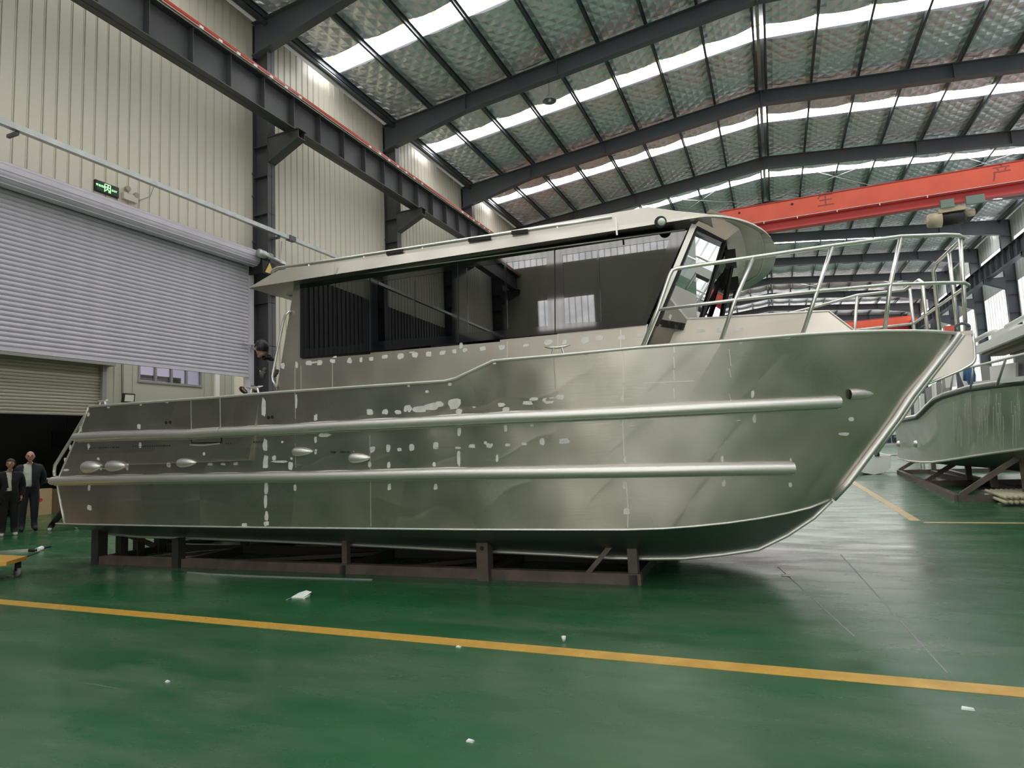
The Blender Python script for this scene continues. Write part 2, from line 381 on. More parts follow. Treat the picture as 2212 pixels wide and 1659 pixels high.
# gables
def gable(name, y, m, hole=None):
    s = S(name); mb = MB()
    def pane(x0, x1, z0, z1a, z1b): mb.prism([(x0, y, z0), (x1, y, z0), (x1, y, z1b), (x0, y, z1a)], (0, .06, 0))
    if hole:
        hx0, hx1, hz = hole
        pane(XWL - .1, hx0, 0, zr(XWL), zr(hx0)); pane(hx1, RIDGE, 0, zr(hx1), 14.3); pane(hx0, hx1, hz, zr(hx0) + .3, zr(hx1) + .3)
    else: pane(XWL - .1, RIDGE, 0, zr(XWL) + .3, 14.3)
    pane(RIDGE, XWR + .1, 0, 14.3, zr(XWR) + .3)
    mb.build('gable_sheeting', m, s); return s
wb = gable('wall_back', Y_B, M['white_wall'])
MB().box(-11.5, 12.3, Y_B - .04, Y_B - .02, 8.5, 11.2).build('light_sheet', M['rear'], wb)
wf = gable('wall_front', Y_A - .06, M['beige'], (-5.2, -.6, 4.6))
for x0, x1, z0, z1 in ((-11.5, 12.3, 10.9, 12.6), (-9.6, -6.6, 7.4, 9.0), (2.5, 9.5, 7.4, 9.0), (6.0, 10.5, 1.0, 5.2), (-.2, 5.2, 2.4, 6.4)):  # unseen rear wall; some lower sheets are added to light the hull
    MB().box(x0, x1, Y_A + .02, Y_A + .04, z0, z1).build('light_sheet', M['rear'], wf)

# roof: outer sheets, foil, skylights
ce = S('ceiling'); mb = MB()
mb.prism([(XWL - .3, Y_A, zr(XWL - .3) + .42), (RIDGE, Y_A, 14.42), (XWR + .3, Y_A, zr(XWR + .3) + .42), (XWR + .3, Y_A, zr(XWR) + .46), (RIDGE, Y_A, 14.47), (XWL - .3, Y_A, zr(XWL) + .46)], (0, Y_B - Y_A, 0))
mb.build('roof_sheet', M['roof'], ce)
NP = 8; X0 = -11.5; DX = (RIDGE - .17 - X0) / NP
PX = [X0 + DX * i for i in range(NP + 1)]
SKY0, SKY1 = 2.25, 3.05
def foil_mesh(L, side, seed):
    rr = random.Random(seed); nx, ny = 3, (5 if L > 2.5 else 4); rows = []
    for j in range(ny + 1):
        row = []
        for i in range(nx + 1):
            fx, fy = i / nx, j / ny
            sag = -.07 * math.sin(PI * fx) * (.6 + .4 * rr.random()) + rr.uniform(-.02, .02)
            if fx in (0, 1): sag = .012
            yy = L * fy + (rr.uniform(-.03, .03) if fy in (0, 1) else 0)
            x = DX * fx * side
            row.append((x, yy, .1007 * DX * fx * (1 if side > 0 else 1) * (1 if side > 0 else 1) + sag) if side > 0 else (x, yy, .1007 * DX * fx + sag))
        rows.append(row)
    if side > 0: rows = rows[::-1]
    return MB().grid(rows).mesh('foil_panel', M['foil'], True)
FM = {(s, h): [foil_mesh(SKY0 if h == 0 else 6 - SKY1, s, 31 * h + q + (7 if s > 0 else 0)) for q in range(4)] for s in (1, -1) for h in (0, 1)}
far = MB()
for k in KS[:-1]:
    for s in (1, -1):
        for g in range(NP):
            x = PX[g] if s > 0 else mir(PX[g])
            for h in (0, 1):
                me = RN.choice(FM[(s, h)]); lo = (x, KY(k) + (0 if h == 0 else SKY1), zr(x) + .215)
                if -1 <= k <= 6: link('foil_panel', me, ce, lo)
                else: far.add([(v.co.x + lo[0], v.co.y + lo[1], v.co.z + lo[2]) for v in me.vertices], [tuple(p.vertices) for p in me.polygons])
        xa, xb = (XWL + .1, RIDGE - .02) if s > 0 else (RIDGE + .02, XWR - .1)
        za, zb = zr(xa) + .26, zr(xb) + .26
        ya, yb = KY(k) + SKY0 - .02, KY(k) + SKY1 + .02
        MB().add([(xa, ya, za), (xb, ya, zb), (xb, yb, zb), (xa, yb, za)], [(3, 2, 1, 0)]).build('skylight_strip', M['sky'], ce)
        if -1 <= k <= 6:
            fr = MB(); x = xa
            while x < xb - .2:
                w = RN.uniform(.1, .3); d = RN.uniform(.02, .07) if RN.random() < .85 else RN.uniform(.1, .2)
                fr.add([(x, ya - .03, zr(x) + .235), (x + w, ya - .03, zr(x + w) + .235), (x + w * .8, ya + d, zr(x + w) + .2), (x + w * .3, ya + d * .9, zr(x) + .2)], [(0, 1, 2, 3)]); x += w
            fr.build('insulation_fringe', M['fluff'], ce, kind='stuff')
o = far.build('distant_foil', M['foil'], ce, True, kind='stuff')

# frames
rf = S('roof_frame')
def ibeam(mb, a, b, d0, d1, fw, tw=.012, tf=.02):
    """sloping I section in the XZ plane: a, b top line points, depths d0, d1"""
    (xa, y, za), (xb, _, zb) = a, b
    for (ta, tb, ba, bb, w) in ((0, 0, tf, tf, fw), (tf, tf, d0 - tf, d1 - tf, tw), (d0 - tf, d1 - tf, d0, d1, fw)):
        mb.hexa([(xa, y - w / 2, za - ba), (xb, y - w / 2, zb - bb), (xb, y + w / 2, zb - bb), (xa, y + w / 2, za - ba),
                 (xa, y - w / 2, za - ta), (xb, y - w / 2, zb - tb), (xb, y + w / 2, zb - tb), (xa, y + w / 2, za - ta)])
for k in KS:
    for s in (1, -1):
        mb = MB(); xa = XWL + .1 if s > 0 else XWR - .1
        xm = xa + s * 3.2
        ibeam(mb, (xa, KY(k), zr(xa)), (xm, KY(k), zr(xm)), .92, .55, .24); ibeam(mb, (xm, KY(k), zr(xm)), (RIDGE, KY(k), 14.0), .55, .52, .24)
        mb.box(RIDGE - s * .01 - .012, RIDGE - s * .01 + .012, KY(k) - .12, KY(k) + .12, 13.42, 14.0)
        for q in (3.2, 6.4): mb.box(xa + s * q - .008, xa + s * q + .008, KY(k) - .12, KY(k) + .12, zr(xa + s * q) - .55, zr(xa + s * q))
        mb.build('rafter', M['steel'], rf)
for s in (1, -1):
    for g in range(NP + 1):
        x = PX[g] if s > 0 else mir(PX[g]); z = zr(x)
        mb = MB().box(x - .006, x + .006, Y_A, Y_B, z, z + .2).box(x - .006, x + .06, Y_A, Y_B, z, z + .008).box(x - .006, x + .06, Y_A, Y_B, z + .192, z + .2).box(x + .052, x + .06, Y_A, Y_B, z, z + .025)
        if g == 0:
            mb.tube([(x + s * .02, Y_A, z - .1), (x + s * .02, Y_B, z - .1)], .075, 8)
        mb.build('purlin', M['purlin'], rf)
MB().box(RIDGE - .05, RIDGE + .05, Y_A, Y_B, 14.13, 14.3).build('ridge_capping', M['galv'], rf)
for k in (3, 7):
    for s in (1, -1):
        for g in (0, 4):
            x0 = (PX[g] if s > 0 else mir(PX[g])); x1 = (PX[g + 4] if s > 0 else mir(PX[g + 4]))
            for (ya, yb) in ((KY(k) + .2, KY(k + 1) - .2), (KY(k + 1) - .2, KY(k) + .2)):
                MB().tube([(x0, ya, zr(x0) - .06), (x1, yb, zr(x1) - .06)], .014, 6).build('brace_rod', M['galv'], rf)

def column(k, left):
    nm = ('first', 'second', 'third', 'fourth', 'fifth')
    s = 1 if left else -1
    fx = XL if left else XR; wx = XWL + .02 if left else XWR - .02
    lab = None
    c = thing('column', 'dark H-section steel column number %s along the %s wall' % (str(k + 6), 'left' if left else 'right'), None, (0, 0, 0), kind='structure')
    y = KY(k) + .13; mb = MB(); zt = zr(fx) - .02
    x1, x2 = sorted((fx, fx - s * .018)); mb.box(x1, x2, y - .13, y + .13, 0, zt)
    x1, x2 = sorted((wx, wx + s * .018)); mb.box(x1, x2, y - .13, y + .13, 0, zt)
    x1, x2 = sorted((fx, wx)); mb.box(x1, x2, y - .006, y + .006, 0, zt)
    for z in (4.2, 5.3, 6.4, 7.6, 8.6, 9.4): mb.box(x1, x2, y - .12, y + .12, z, z + .012)
    mb.build('shaft', M['steel_l'] if left else M['steel'], c)
    # corbel carrying the crane girder
    cb = MB(); xe = fx + s * .98
    cb.prism([(fx, y - .12, 9.60), (xe, y - .12, 9.60), (xe, y - .12, 9.40), (fx, y - .12, 8.95)], (0, .016, 0)); cb.prism([(fx, y + .104, 9.60), (xe, y + .104, 9.60), (xe, y + .104, 9.40), (fx, y + .104, 8.95)], (0, .016, 0))
    cb.hexa([(fx, y - .13, 8.93), (xe, y - .13, 9.38), (xe, y + .13, 9.38), (fx, y + .13, 8.93), (fx, y - .13, 8.95), (xe, y - .13, 9.40), (xe, y + .13, 9.40), (fx, y + .13, 8.95)])
    xa, xb = sorted((fx, xe + s * .04)); cb.box(xa, xb, y - .15, y + .15, 9.585, 9.61)
    cb.build('corbel', M['steel_l'] if left else M['steel'], c)
    if left and -1 <= k <= 2:
        for z in (5.9, 6.9, 8.1, 8.7): MB().box(wx, wx + .05, y - .16, y - .10, z, z + .05).build('girt_cleat', M['steel'], c)
    return c
for k in KS:
    for left in (True, False):
        if not (k == -1 and left): column(k, left)
def runway(left):
    s = 1 if left else -1; cx = (-10.72 if left else 11.54)
    g = thing('crane_runway', 'dark stiffened steel crane runway girder along the %s wall' % ('left' if left else 'right'), None, kind='structure')
    z0, z1 = 9.615, 10.46
    MB().box(cx - .006, cx + .006, Y_A, Y_B, z0, z1).build('web', M['steel_l'] if left else M['steel'], g)
    MB().box(cx - .17, cx + .17, Y_A, Y_B, z0, z0 + .02).box(cx - .17, cx + .17, Y_A, Y_B, z1 - .02, z1).build('flange', M['steel_l'] if left else M['steel'], g)
    me = MB().box(-.155, .155, -.006, .006, z0 + .02, z1 - .02).mesh('stiffener', M['steel_l'] if left else M['steel'])
    for i in range(int((Y_B + 6) / 1.0)):
        link('stiffener', me, g, (cx, -6.0 + .09 + 1.0 * i, 0))
    MB().box(cx - .035, cx + .035, Y_A, Y_B, z1, z1 + .09).build('crane_rail', M['steel'], g)
    if left:
        cxr = cx + .22
        MB().box(cxr - .022, cxr + .022, Y_A, Y_B, 10.50, 10.56).build('conductor_bar', M['red'], g, label='red conductor bar')
        MB().box(cxr - .03, cxr + .03, Y_A, Y_B, 10.452, 10.475).build('bar_shelf', mat('pale pink plastic', (.55, .40, .36), .5), g)
        cm = MB().box(-.035, .035, -.045, .045, 10.44, 10.50).mesh('insulator', M['clip'])
        for i in range(44):
            if -1.5 < (i * .5 - 3) % 6 < 3.2: link('insulator', cm, g, (cxr + .012, 6.2 + .5 * i, 0))
    return g
runway(True); runway(False)

# galvanised cable channel on brackets along the left wall
ch = thing('cable_channel', 'pale galvanised cable channel running along the left wall above the shutter', 'cable channel')
tx = -11.17
MB().box(tx - .05, tx + .05, Y_A + .1, KY(0) + .5, 6.99, 7.09).build('trough', M['galv'], ch)
MB().box(tx - .05, tx + .05, KY(0) + .56, 40, 6.99, 7.09).build('trough', M['galv'], ch)
MB().box(tx - .07, tx + .07, KY(0) + .42, KY(0) + .64, 6.975, 7.10).build('joint_clamp', M['steel'], ch)
for k in range(-2, 4): MB().box(XL + .002, tx, KY(k) + .10, KY(k) + .15, 6.93, 6.985).build('bracket', M['steel'], ch)

# roller shutter in the left wall
sh = S('door_1', 'lavender grey roller shutter half raised in the left wall')
yl0, yl1 = 5.3, at(536, 700, X=-11.84).y
bar_me = MB(); pr = [(0, .0), (.018, .012), (.03, .032), (.03, .056), (.018, .076), (0, .088)]
bar_me.grid([[(x, 0, z) for x, z in pr], [(x, yl1 - yl0, z) for x, z in pr]][::-1])
slat_me = bar_me.mesh('slat', M['shutter'], False)
zb = 3.50
for i in range(32): link('slat', slat_me, sh, (-11.86, yl0, zb + .088 * i))
MB().box(-11.88, -11.83, yl0, yl1, zb - .07, zb).build('bottom_bar', M['shutter'], sh)
mb = MB(); n = 22
mb.tube([(-11.62, yl0 - .1, 6.37), (-11.62, yl1 + .10, 6.37)], .205, n)
for a in range(n):
    t = 2 * PI * a / n
    if a % 2 == 0: mb.bar((-11.62 + .206 * math.cos(t), yl0 - .1, 6.37 + .206 * math.sin(t)), (-11.62 + .206 * math.cos(t), yl1 + .10, 6.37 + .206 * math.sin(t)), .012, .02)
mb.build('barrel', M['shutter'], sh)
for y in (yl0 - .06, yl1): MB().box(-11.93, -11.78, y, y + .13, 0, 6.05).build('guide_rail', M['shutter'], sh)
MB().box(-11.96, -11.90, yl1 + .13, yl1 + .2, 0, 6.2).build('jamb_trim', M['beige'], sh)
mt = thing('shutter_motor', 'grey tubular shutter motor with warning triangle on the barrel end', 'motor')
MB().tube([(-11.28, 11.62, 6.42), (-11.28, 12.02, 6.40)], .10, 12).build('motor_housing', M['galv'], mt, True)
MB().tube([(-11.28, 12.02, 6.40), (-11.28, 12.42, 6.36)], .045, 8).build('cable_gland', M['galv'], mt)
MB().box(-11.80, -11.20, 11.83, 11.86, 5.98, 6.50).build('end_plate', M['dark'], mt)
MB().box(-11.36, -11.16, 11.88, 12.40, 6.08, 6.30).build('gear_case', M['rust_d'], mt)
MB().prism([(-11.14, 11.68, 5.93), (-11.14, 11.98, 5.93), (-11.14, 11.83, 6.20)], (.006, 0, 0)).build('warning_triangle', M['signy'], mt)
MB().box(-11.18, -11.155, 11.62, 12.02, 5.90, 6.22).build('sign_plate', M['dark'], mt)
MB().box(-11.30, -11.18, 12.30, 12.44, 6.24, 6.38).build('capacitor_cover', M['white'], mt)
bx = thing('control_box', 'small white electrical control box on the column beside the shutter motor', 'control box')
MB().box(-11.42, -11.26, 12.14, 12.42, 5.50, 5.80).build('case', M['white'], bx); MB().box(-11.26, -11.252, 12.17, 12.39, 5.53, 5.77).build('lid', M['grey'], bx)
MB().tube([(-11.36, 12.34, 5.80), (-11.37, 12.44, 6.3), (-11.36, 12.5, 6.97)], .014, 6).build('conduit', M['galv'], bx)
lk = thing('door_latch', 'small dark lever latch on the shutter guide rail', 'latch')
MB().bar((-11.78, 11.62, 4.25), (-11.66, 11.86, 4.22), .03, .03).build('lever', M['galv'], lk); MB().box(-11.72, -11.66, 11.82, 11.90, 4.10, 4.22).build('padlock', M['grey'], lk)

# exit sign and emergency lamps over the shutter
ex = thing('exit_sign', 'black and green illuminated exit sign above the roller shutter', 'sign')
p = at(232, 408, X=XWL + .05)
yc, zc = p.y, p.z; hw, hh = .22, .095
MB().box(XWL, XWL + .05, yc - hw - .02, yc + hw + .02, zc - hh - .015, zc + hh + .015).build('housing', M['rubber'], ex)
MB().box(XWL + .05, XWL + .056, yc - hw, yc + hw, zc - hh, zc + hh).build('sign_face', M['exitg'], ex)
def lettering(body, size, x, y, z, m, parent, name='lettering', facing='x'):
    me = text_mesh(body, size); me.materials.clear(); me.materials.append(m)
    o = link(name, me, parent, (x, y, z)); o.rotation_euler = (PI / 2, 0, PI / 2) if facing == 'x' else (PI / 2, 0, 0); return o
lettering('安全出口', .052, XWL + .059, yc - .135, zc + .01, M['exitl'], ex); lettering('EXIT', .055, XWL + .059, yc + .14, zc - .005, M['exitl'], ex)
mb = MB(); xx = XWL + .059
for a, c in (((-.06, -.08), (-.06, .08)), ((-.06, .08), (.055, .08)), ((.055, .08), (.055, -.08))): mb.bar((xx, yc + a[0], zc + a[1]), (xx, yc + c[0], zc + c[1]), .008, .014, (1, 0, 0))
for a, c in (((0, .05), (-.01, -.01)), ((-.01, -.01), (.03, -.04)), ((.03, -.04), (.025, -.075)), ((-.01, -.01), (-.035, -.05)), ((-.035, -.05), (-.06, -.05)), ((-.002, .035), (.035, .01)), ((-.002, .035), (-.04, .02))): mb.bar((xx, yc + a[0], zc + a[1]), (xx, yc + c[0], zc + c[1]), .010, .018, (1, 0, 0))
mb.ball((xx, yc + .008, zc + .062), (.006, .014, .014), 8); mb.build('pictogram', M['exitl'], ex)
em = thing('emergency_light', 'twin round emergency lamps on a beige box beside the exit sign', 'lamp')
p = at(279, 425, X=XWL + .05)
MB().box(XWL, XWL + .09, p.y - .14, p.y + .17, p.z - .09, p.z + .05).build('case', M['beige'], em)
for q in (-.05, .14): MB().lathe((XWL + .03, p.y + q, p.z + .13 - q * .4), (1, 0, 0), [(0, 0), (0, .05), (.05, .06), (.07, .055), (.07, 0)], 14).build('lamp_head', mat('lamp bezel', (.33, .31, .25), .5), em)
MB().tube([(XWL + .02, p.y + .17, p.z - .02), (XWL + .02, p.y + .3, p.z + .05), (XWL + .02, p.y + .5, p.z + .2), (XWL + .02, p.y + .6, p.z + .5)], .006, 5).build('cord', M['grey'], em)

# pendant lamp under the second rafter
pl = thing('pendant_lamp', 'round enamel pendant lamp hanging from the near roof rafter', 'lamp')
p = at(1187, 219, Y=KY(1))
MB().lathe((p.x, p.y, p.z), (0, 0, 1), [(0, .22), (.02, .225), (.06, .2), (.12, .13), (.16, .07), (.24, .055), (.26, 0)], 20).build('shade', M['grey'], pl, True)
MB().ball((p.x, p.y, p.z + .05), .06, 8).build('bulb', M['white'], pl, True)
MB().tube([(p.x, p.y, p.z + .24), (p.x, p.y, zr(p.x) - .5)], .006, 5).build('cord', M['dark'], pl)

# bridge cranes
def bridge(y, label, full):
    c = thing('bridge_crane', label, 'bridge crane'); xa, xb = -10.9, 11.7
    MB().box(xa, xb, y, y + .42, 10.62, 11.36).build('box_girder', M['crane'], c)
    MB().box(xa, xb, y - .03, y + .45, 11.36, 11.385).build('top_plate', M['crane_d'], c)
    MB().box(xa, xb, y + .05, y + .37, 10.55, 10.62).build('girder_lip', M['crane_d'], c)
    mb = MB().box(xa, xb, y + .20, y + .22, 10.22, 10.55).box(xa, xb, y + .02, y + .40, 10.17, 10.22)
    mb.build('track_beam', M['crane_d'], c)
    MB().tube([(xa, y - .02, 10.60), (xb, y - .02, 10.60)], .010, 5).build('festoon_wire', M['clip'], c)
    for e in (xa, xb): MB().box(e - .22, e + .22, y - 1.2, y + 1.6, 10.56, 10.9).build('end_carriage', M['crane'], c)
    if full:
        for x, z in ((-1.05, 11.02), (.93, 11.0)):
            pass
        for px_, py_ in ((1597, 460), (1711, 441)):
            q = at(px_, py_, Y=y - .003); MB().lathe((q.x, y - .001, q.z), (0, -1, 0), [(0, .055), (.004, .055), (.004, 0)], 14).build('port_hole', M['dark'], c)
        for bd, px_, py_ in (('生', 1783, 432), ('产', 2164, 375)):
            q = at(px_, py_, Y=y); lettering(bd, .68, q.x, y - .003, q.z, M['chalk'], c, 'lettering', 'y')
        for px_ in (1650, 1722, 1808, 1900, 2003): 
            q = at(px_, 478 - (px_ - 1650) * .16, Y=y - .03); MB().box(q.x - .015, q.x + .015, y - .04, y - .02, 10.50, 10.60).build('wire_hanger', M['clip'], c)
        h = thing('chain_hoist', 'cream and green electric hoist hanging under the orange bridge crane', 'hoist')
        q0 = at(2003, 470, Y=y + .2); q1 = at(2103, 452, Y=y + .2); xm = (q0.x + q1.x) / 2
        beige = mat('cream hoist enamel', (.42, .36, .24), .5); gre = mat('green grey hoist box', (.16, .21, .18), .5)
        MB().tube([(q0.x, y + .2, 9.62), (q0.x + .45, y + .2, 9.62)], [.26, .30], 14).build('motor_end', beige, h, True)
        MB().tube([(q0.x + .45, y + .2, 9.60), (q1.x - .35, y + .2, 9.60)], .25, 14).build('rope_drum', M['dark'], h, True)
        MB().box(q0.x + .35, q1.x - .3, y - .05, y + .45, 9.82, 9.98).build('frame', beige, h)
        MB().tube([(q1.x - .35, y + .2, 9.72), (q1.x + .02, y + .2, 9.72)], .14, 10).build('brake_housing', beige, h, True)
        for e, w in ((.42, .45), (1.25, .6)): MB().box(q0.x + e, q0.x + e + w, y - .10, y + .02, 9.98, 10.30).build('control_case', gre, h)
        for e in (.6, 1.4): MB().lathe((q0.x + e, y + .02, 10.24), (0, 1, 0), [(0, 0), (0, .08), (.36, .08), (.36, 0)], 12).build('trolley_wheel', M['steel'], h)
        for e in (.75, 1.0, 1.05): MB().tube([(q0.x + e, y + .2, 9.4), (q0.x + e, y + .2, 8.7)], .012, 5).build('rope', M['steel'], h)
        MB().tube([(q0.x + 1.02, y + .2, 8.72), (q0.x + 1.0, y + .2, 8.55), (q0.x + 1.08, y + .2, 8.45), (q0.x + 1.14, y + .2, 8.55)], .03, 6).build('hook', M['steel'], h)
    else:
        MB().box(1.2, 1.5, y - .06, y - .02, 10.6, 11.36).build('stripe', M['dark'], c)
    return c
bridge(28.7, 'orange red overhead crane girder marked with two large characters', True)
bridge(64.0, 'distant orange red crane girder seen low beyond the bow', False)

# ================================================================ THE HALL BEYOND THE SHUTTER
AX = -20.2
an = S('wall_annex', 'pale grey far wall seen through the half raised shutter')
jy = at(218, 840, X=AX).y; z_hd = at(0, 765, X=AX).z; z_sb = at(100, 896, X=AX).z
w0, w1 = at(300, 805, X=AX), at(434, 815, X=AX); wz0, wz1 = at(300, 823, X=AX).z, at(300, 786, X=AX).z
mb = MB()
mb.box(AX - .1, AX, jy, w0.y, 0, 9); mb.box(AX - .1, AX, w0.y, w1.y, 0, wz0); mb.box(AX - .1, AX, w0.y, w1.y, wz1, 9); mb.box(AX - .1, AX, w1.y, 34, 0, 9); mb.box(AX - .1, AX, -6, jy, z_hd, 9)
mb.build('wall_sheeting', M['grey_green'], an)
rb = MB()
y = jy + .1
while y < 26:
    if not (w0.y - .1 < y < w1.y + .05): rb.box(AX, AX + .02, y, y + .05, 0, 9)
    y += .33
rb.build('sheet_rib', M['grey_green'], an, kind='stuff')
MB().box(AX, AX + .12, jy - .03, jy + .10, 0, z_hd + .1).build('jamb', M['grey'], an)
p = at(466, 820, X=AX); MB().box(AX, AX + .1, p.y - .1, p.y + .1, 0, 9).build('downpipe', M['white'], an)
MB().box(AX - .12, XWL - .1, -6, 34, 8.9, 9.1).build('annex_ceiling', M['roof'], an)
MB().box(AX, XWL - .1, -6.1, -6, 0, 9).box(AX, XWL - .1, 34, 34.1, 0, 9).build('end_sheeting', M['grey_green'], an)
for x in (-18.4, -15.2): MB().box(x, x + .8, -4, 32, 8.86, 8.88).build('skylight_strip', glow('annex fill glow', (1, .98, .94), 4.0), an)  # unseen glowing strips added overhead to light the far hall and its people
d2 = S('door_2', 'beige roller shutter half raised over a dark bay in the far hall')
n = int((z_hd - z_sb) / .10); mb = MB(); prf = [(0, 0), (.02, .015), (.026, .05), (.02, .085), (0, .1)]
for i in range(n + 1): mb.grid([[(AX - .05 + x, -5.9, z_sb + .1 * i + z) for x, z in prf], [(AX - .05 + x, jy, z_sb + .1 * i + z) for x, z in prf]][::-1])
mb.build('slat_curtain', M['shutter2'], d2, kind='stuff')
MB().box(AX, AX + .35, -5.9, jy + .25, z_hd - .05, z_hd + .42).build('barrel_cover', M['grey'], d2)
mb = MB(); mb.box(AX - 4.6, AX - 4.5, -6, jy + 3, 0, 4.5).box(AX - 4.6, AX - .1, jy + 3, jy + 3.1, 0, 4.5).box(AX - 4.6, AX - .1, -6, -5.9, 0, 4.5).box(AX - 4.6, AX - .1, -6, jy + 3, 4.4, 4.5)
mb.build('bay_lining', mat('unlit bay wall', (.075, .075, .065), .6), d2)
w2 = S('window_2', 'four pane window high in the far hall wall')
ww = (w1.y - w0.y)
MB().box(AX - .8, AX - .75, w0.y - .6, w1.y + .6, wz0 - .6, wz1 + .9).build('daylight', M['lav'], w2)
for i in range(4): MB().box(AX - .05, AX - .045, w0.y + ww * i / 4 + .03, w0.y + ww * (i + 1) / 4 - .03, wz0 + .03, wz1 - .03).build('pane', M['glassm'], w2)
mb = MB()
for i in range(5): mb.box(AX - .07, AX + .03, w0.y + ww * i / 4 - .035, w0.y + ww * i / 4 + .035, wz0 - .03, wz1 + .03)
mb.box(AX - .07, AX + .04, w0.y - .05, w1.y + .05, wz0 - .05, wz0 + .03).box(AX - .07, AX + .03, w0.y - .05, w1.y + .05, wz1 - .03, wz1 + .05)
mb.build('window_frame', M['grey'], w2)
fd = thing('floodlight', 'small black floodlight with white lens on the far hall wall', 'lamp')
p = at(274, 860, X=AX + .28)
MB().hexa([(p.x, p.y - .2, p.z - .13), (p.x + .1, p.y - .2, p.z - .16), (p.x + .1, p.y + .2, p.z - .16), (p.x, p.y + .2, p.z - .13), (p.x + .06, p.y - .2, p.z + .16), (p.x + .14, p.y - .2, p.z + .13), (p.x + .14, p.y + .2, p.z + .13), (p.x + .06, p.y + .2, p.z + .16)]).build('case', M['rubber'], fd)
MB().hexa([(p.x + .1, p.y - .16, p.z - .12), (p.x + .108, p.y - .16, p.z - .12), (p.x + .108, p.y + .16, p.z - .12), (p.x + .1, p.y + .16, p.z - .12), (p.x + .135, p.y - .16, p.z + .1), (p.x + .143, p.y - .16, p.z + .1), (p.x + .143, p.y + .16, p.z + .1), (p.x + .135, p.y + .16, p.z + .1)]).build('lens', M['white'], fd)
MB().bar((AX + .025, p.y, p.z - .1), (p.x + .03, p.y, p.z - .05), .05, .04).build('bracket', M['rubber'], fd)
MB().tube([(AX + .045, p.y, p.z), (AX + .045, p.y - .05, p.z + 2.2)], .012, 5).build('cable', M['dark'], fd)
# things in the dark bay and by the wall
q = at(85, 1113, Z=0)
cb = thing('cardboard_box', 'brown cardboard carton on the floor behind the standing man', 'box')
MB().box(q.x - .6, q.x, q.y - .25, q.y + .35, 0, .78).build('carton', M['card'], cb)
MB().box(q.x - .3 - .03, q.x - .27, q.y - .25, q.y + .35, .78, .785).build('tape', M['board'], cb); MB().lathe((q.x + .001, q.y + .02, .45), (1, 0, 0), [(0, .06), (.004, .06), (.004, 0)], 10).build('hand_hole', M['redplate'], cb)
cb2 = thing('cardboard_box', 'darker brown carton right of the carton behind the standing man', 'box')
MB().box(q.x - .7, q.x - .1, q.y + .42, q.y + 1.3, 0, .74).build('carton', M['board'], cb2); MB().box(q.x - .42, q.x - .38, q.y + .42, q.y + 1.3, .74, .745).build('tape', M['card'], cb2)
bn = thing('work_bench', 'dark bench with a pale pipe on it behind the two people', 'bench')
MB().box(q.x - 1.2, q.x - .1, q.y - .6, q.y + 2.2, .95, 1.02).build('bench_top', M['dark'], bn)
for a in (-.5, 2.1):
    for c in (-1.15, -.2): MB().box(q.x + c, q.x + c + .06, q.y + a, q.y + a + .06, 0, .95).build('leg', M['dark'], bn)
pp = thing('pale_pipe', 'pale straight pipe lying along the dark bench', 'pipe')
MB().tube([(q.x - .2, q.y - .1, 1.06), (q.x - .2, q.y + 2.3, 1.06)], .04, 8).build('pipe', M['galv'], pp)
tv = thing('wall_screen', 'black framed screen hanging in the dark bay behind the stern', 'screen')
a, c = at(113, 970, X=AX - 3), at(163, 930, X=AX - 3)
MB().box(AX - 3.06, AX - 3, a.y, c.y + .5, a.z, c.z).build('bezel', M['rubber'], tv); MB().box(AX - 3, AX - 2.995, a.y + .08, c.y + .42, a.z + .06, c.z - .06).build('screen', M['dark'], tv)
MB().tube([(AX - 3.03, a.y + .5, c.z), (AX - 3.03, a.y + .5, 4.4)], .02, 5).build('hanger', M['rubber'], tv)
wp = thing('white_board', 'tall plain white board standing behind the boat cockpit', 'board')
a, c = at(508, 850, X=-18.5), at(592, 800, X=-18.5)
MB().box(-18.56, -18.5, a.y, c.y + .3, .3, c.z + .35).build('sheet', M['cream'], wp)
for y in (a.y + .1, c.y): MB().box(-18.7, -18.4, y, y + .06, 0, .3).build('foot', M['grey'], wp)

# ================================================================ THE ALUMINIUM CATAMARAN
TH = math.radians(1.7); BO = V((0, 8.42, 0)); RB = Matrix.Rotation(-TH, 3, 'Z')
CL = RB @ (CAMP - BO)
def bl(x, y, u=None, v=None, w=None):
    d = RB @ ray(x, y)
    for i, q in enumerate((u, v, w)):
        if q is not None: return CL + d * ((q - CL[i]) / d[i])
boat = thing('catamaran', 'large unpainted aluminium catamaran with black cabin windows on a steel cradle', 'boat', BO, TH)
def vg(u): return -2.2 if u < -2.2 else -2.2 + .95 * ((u + 2.2) / 3.87) ** 2.4
def vc(u): return -2.08 if u < -3.2 else -2.08 + .63 * min(1.1, (u + 3.2) / 3.61) ** 2.2
def solve(pts, fn):
    out = []
    for x, y in pts:
        v = -2.2
        for _ in range(25):
            p = bl(x, y, v=v); v = .5 * v + .5 * fn(p.x)
        out.append(bl(x, y, v=v))
    return out
SHEER = solve([(193, 879), (300, 871), (471, 859), (535, 853.5), (595, 848.5), (800, 834.5), (962, 824), (985, 818), (1066, 780), (1100, 777), (1200, 768.7), (1385, 751), (1470, 744.5), (1556, 738.6), (1640, 731.5), (1733, 724), (1830, 718.8), (1911, 716.5), (1970, 716.4), (2018, 717.5)], vg) + [bl(2068, 721.5, v=-1.25)]
CHINE = solve([(121.5, 1131), (200, 1133), (400, 1137), (600, 1140), (800, 1142), (1000, 1144), (1200, 1144.5), (1350, 1144.5), (1430, 1142), (1500, 1137), (1570, 1130), (1640, 1120), (1700, 1109), (1750, 1097)], vc) + [bl(1796, 1078, v=-1.45)]
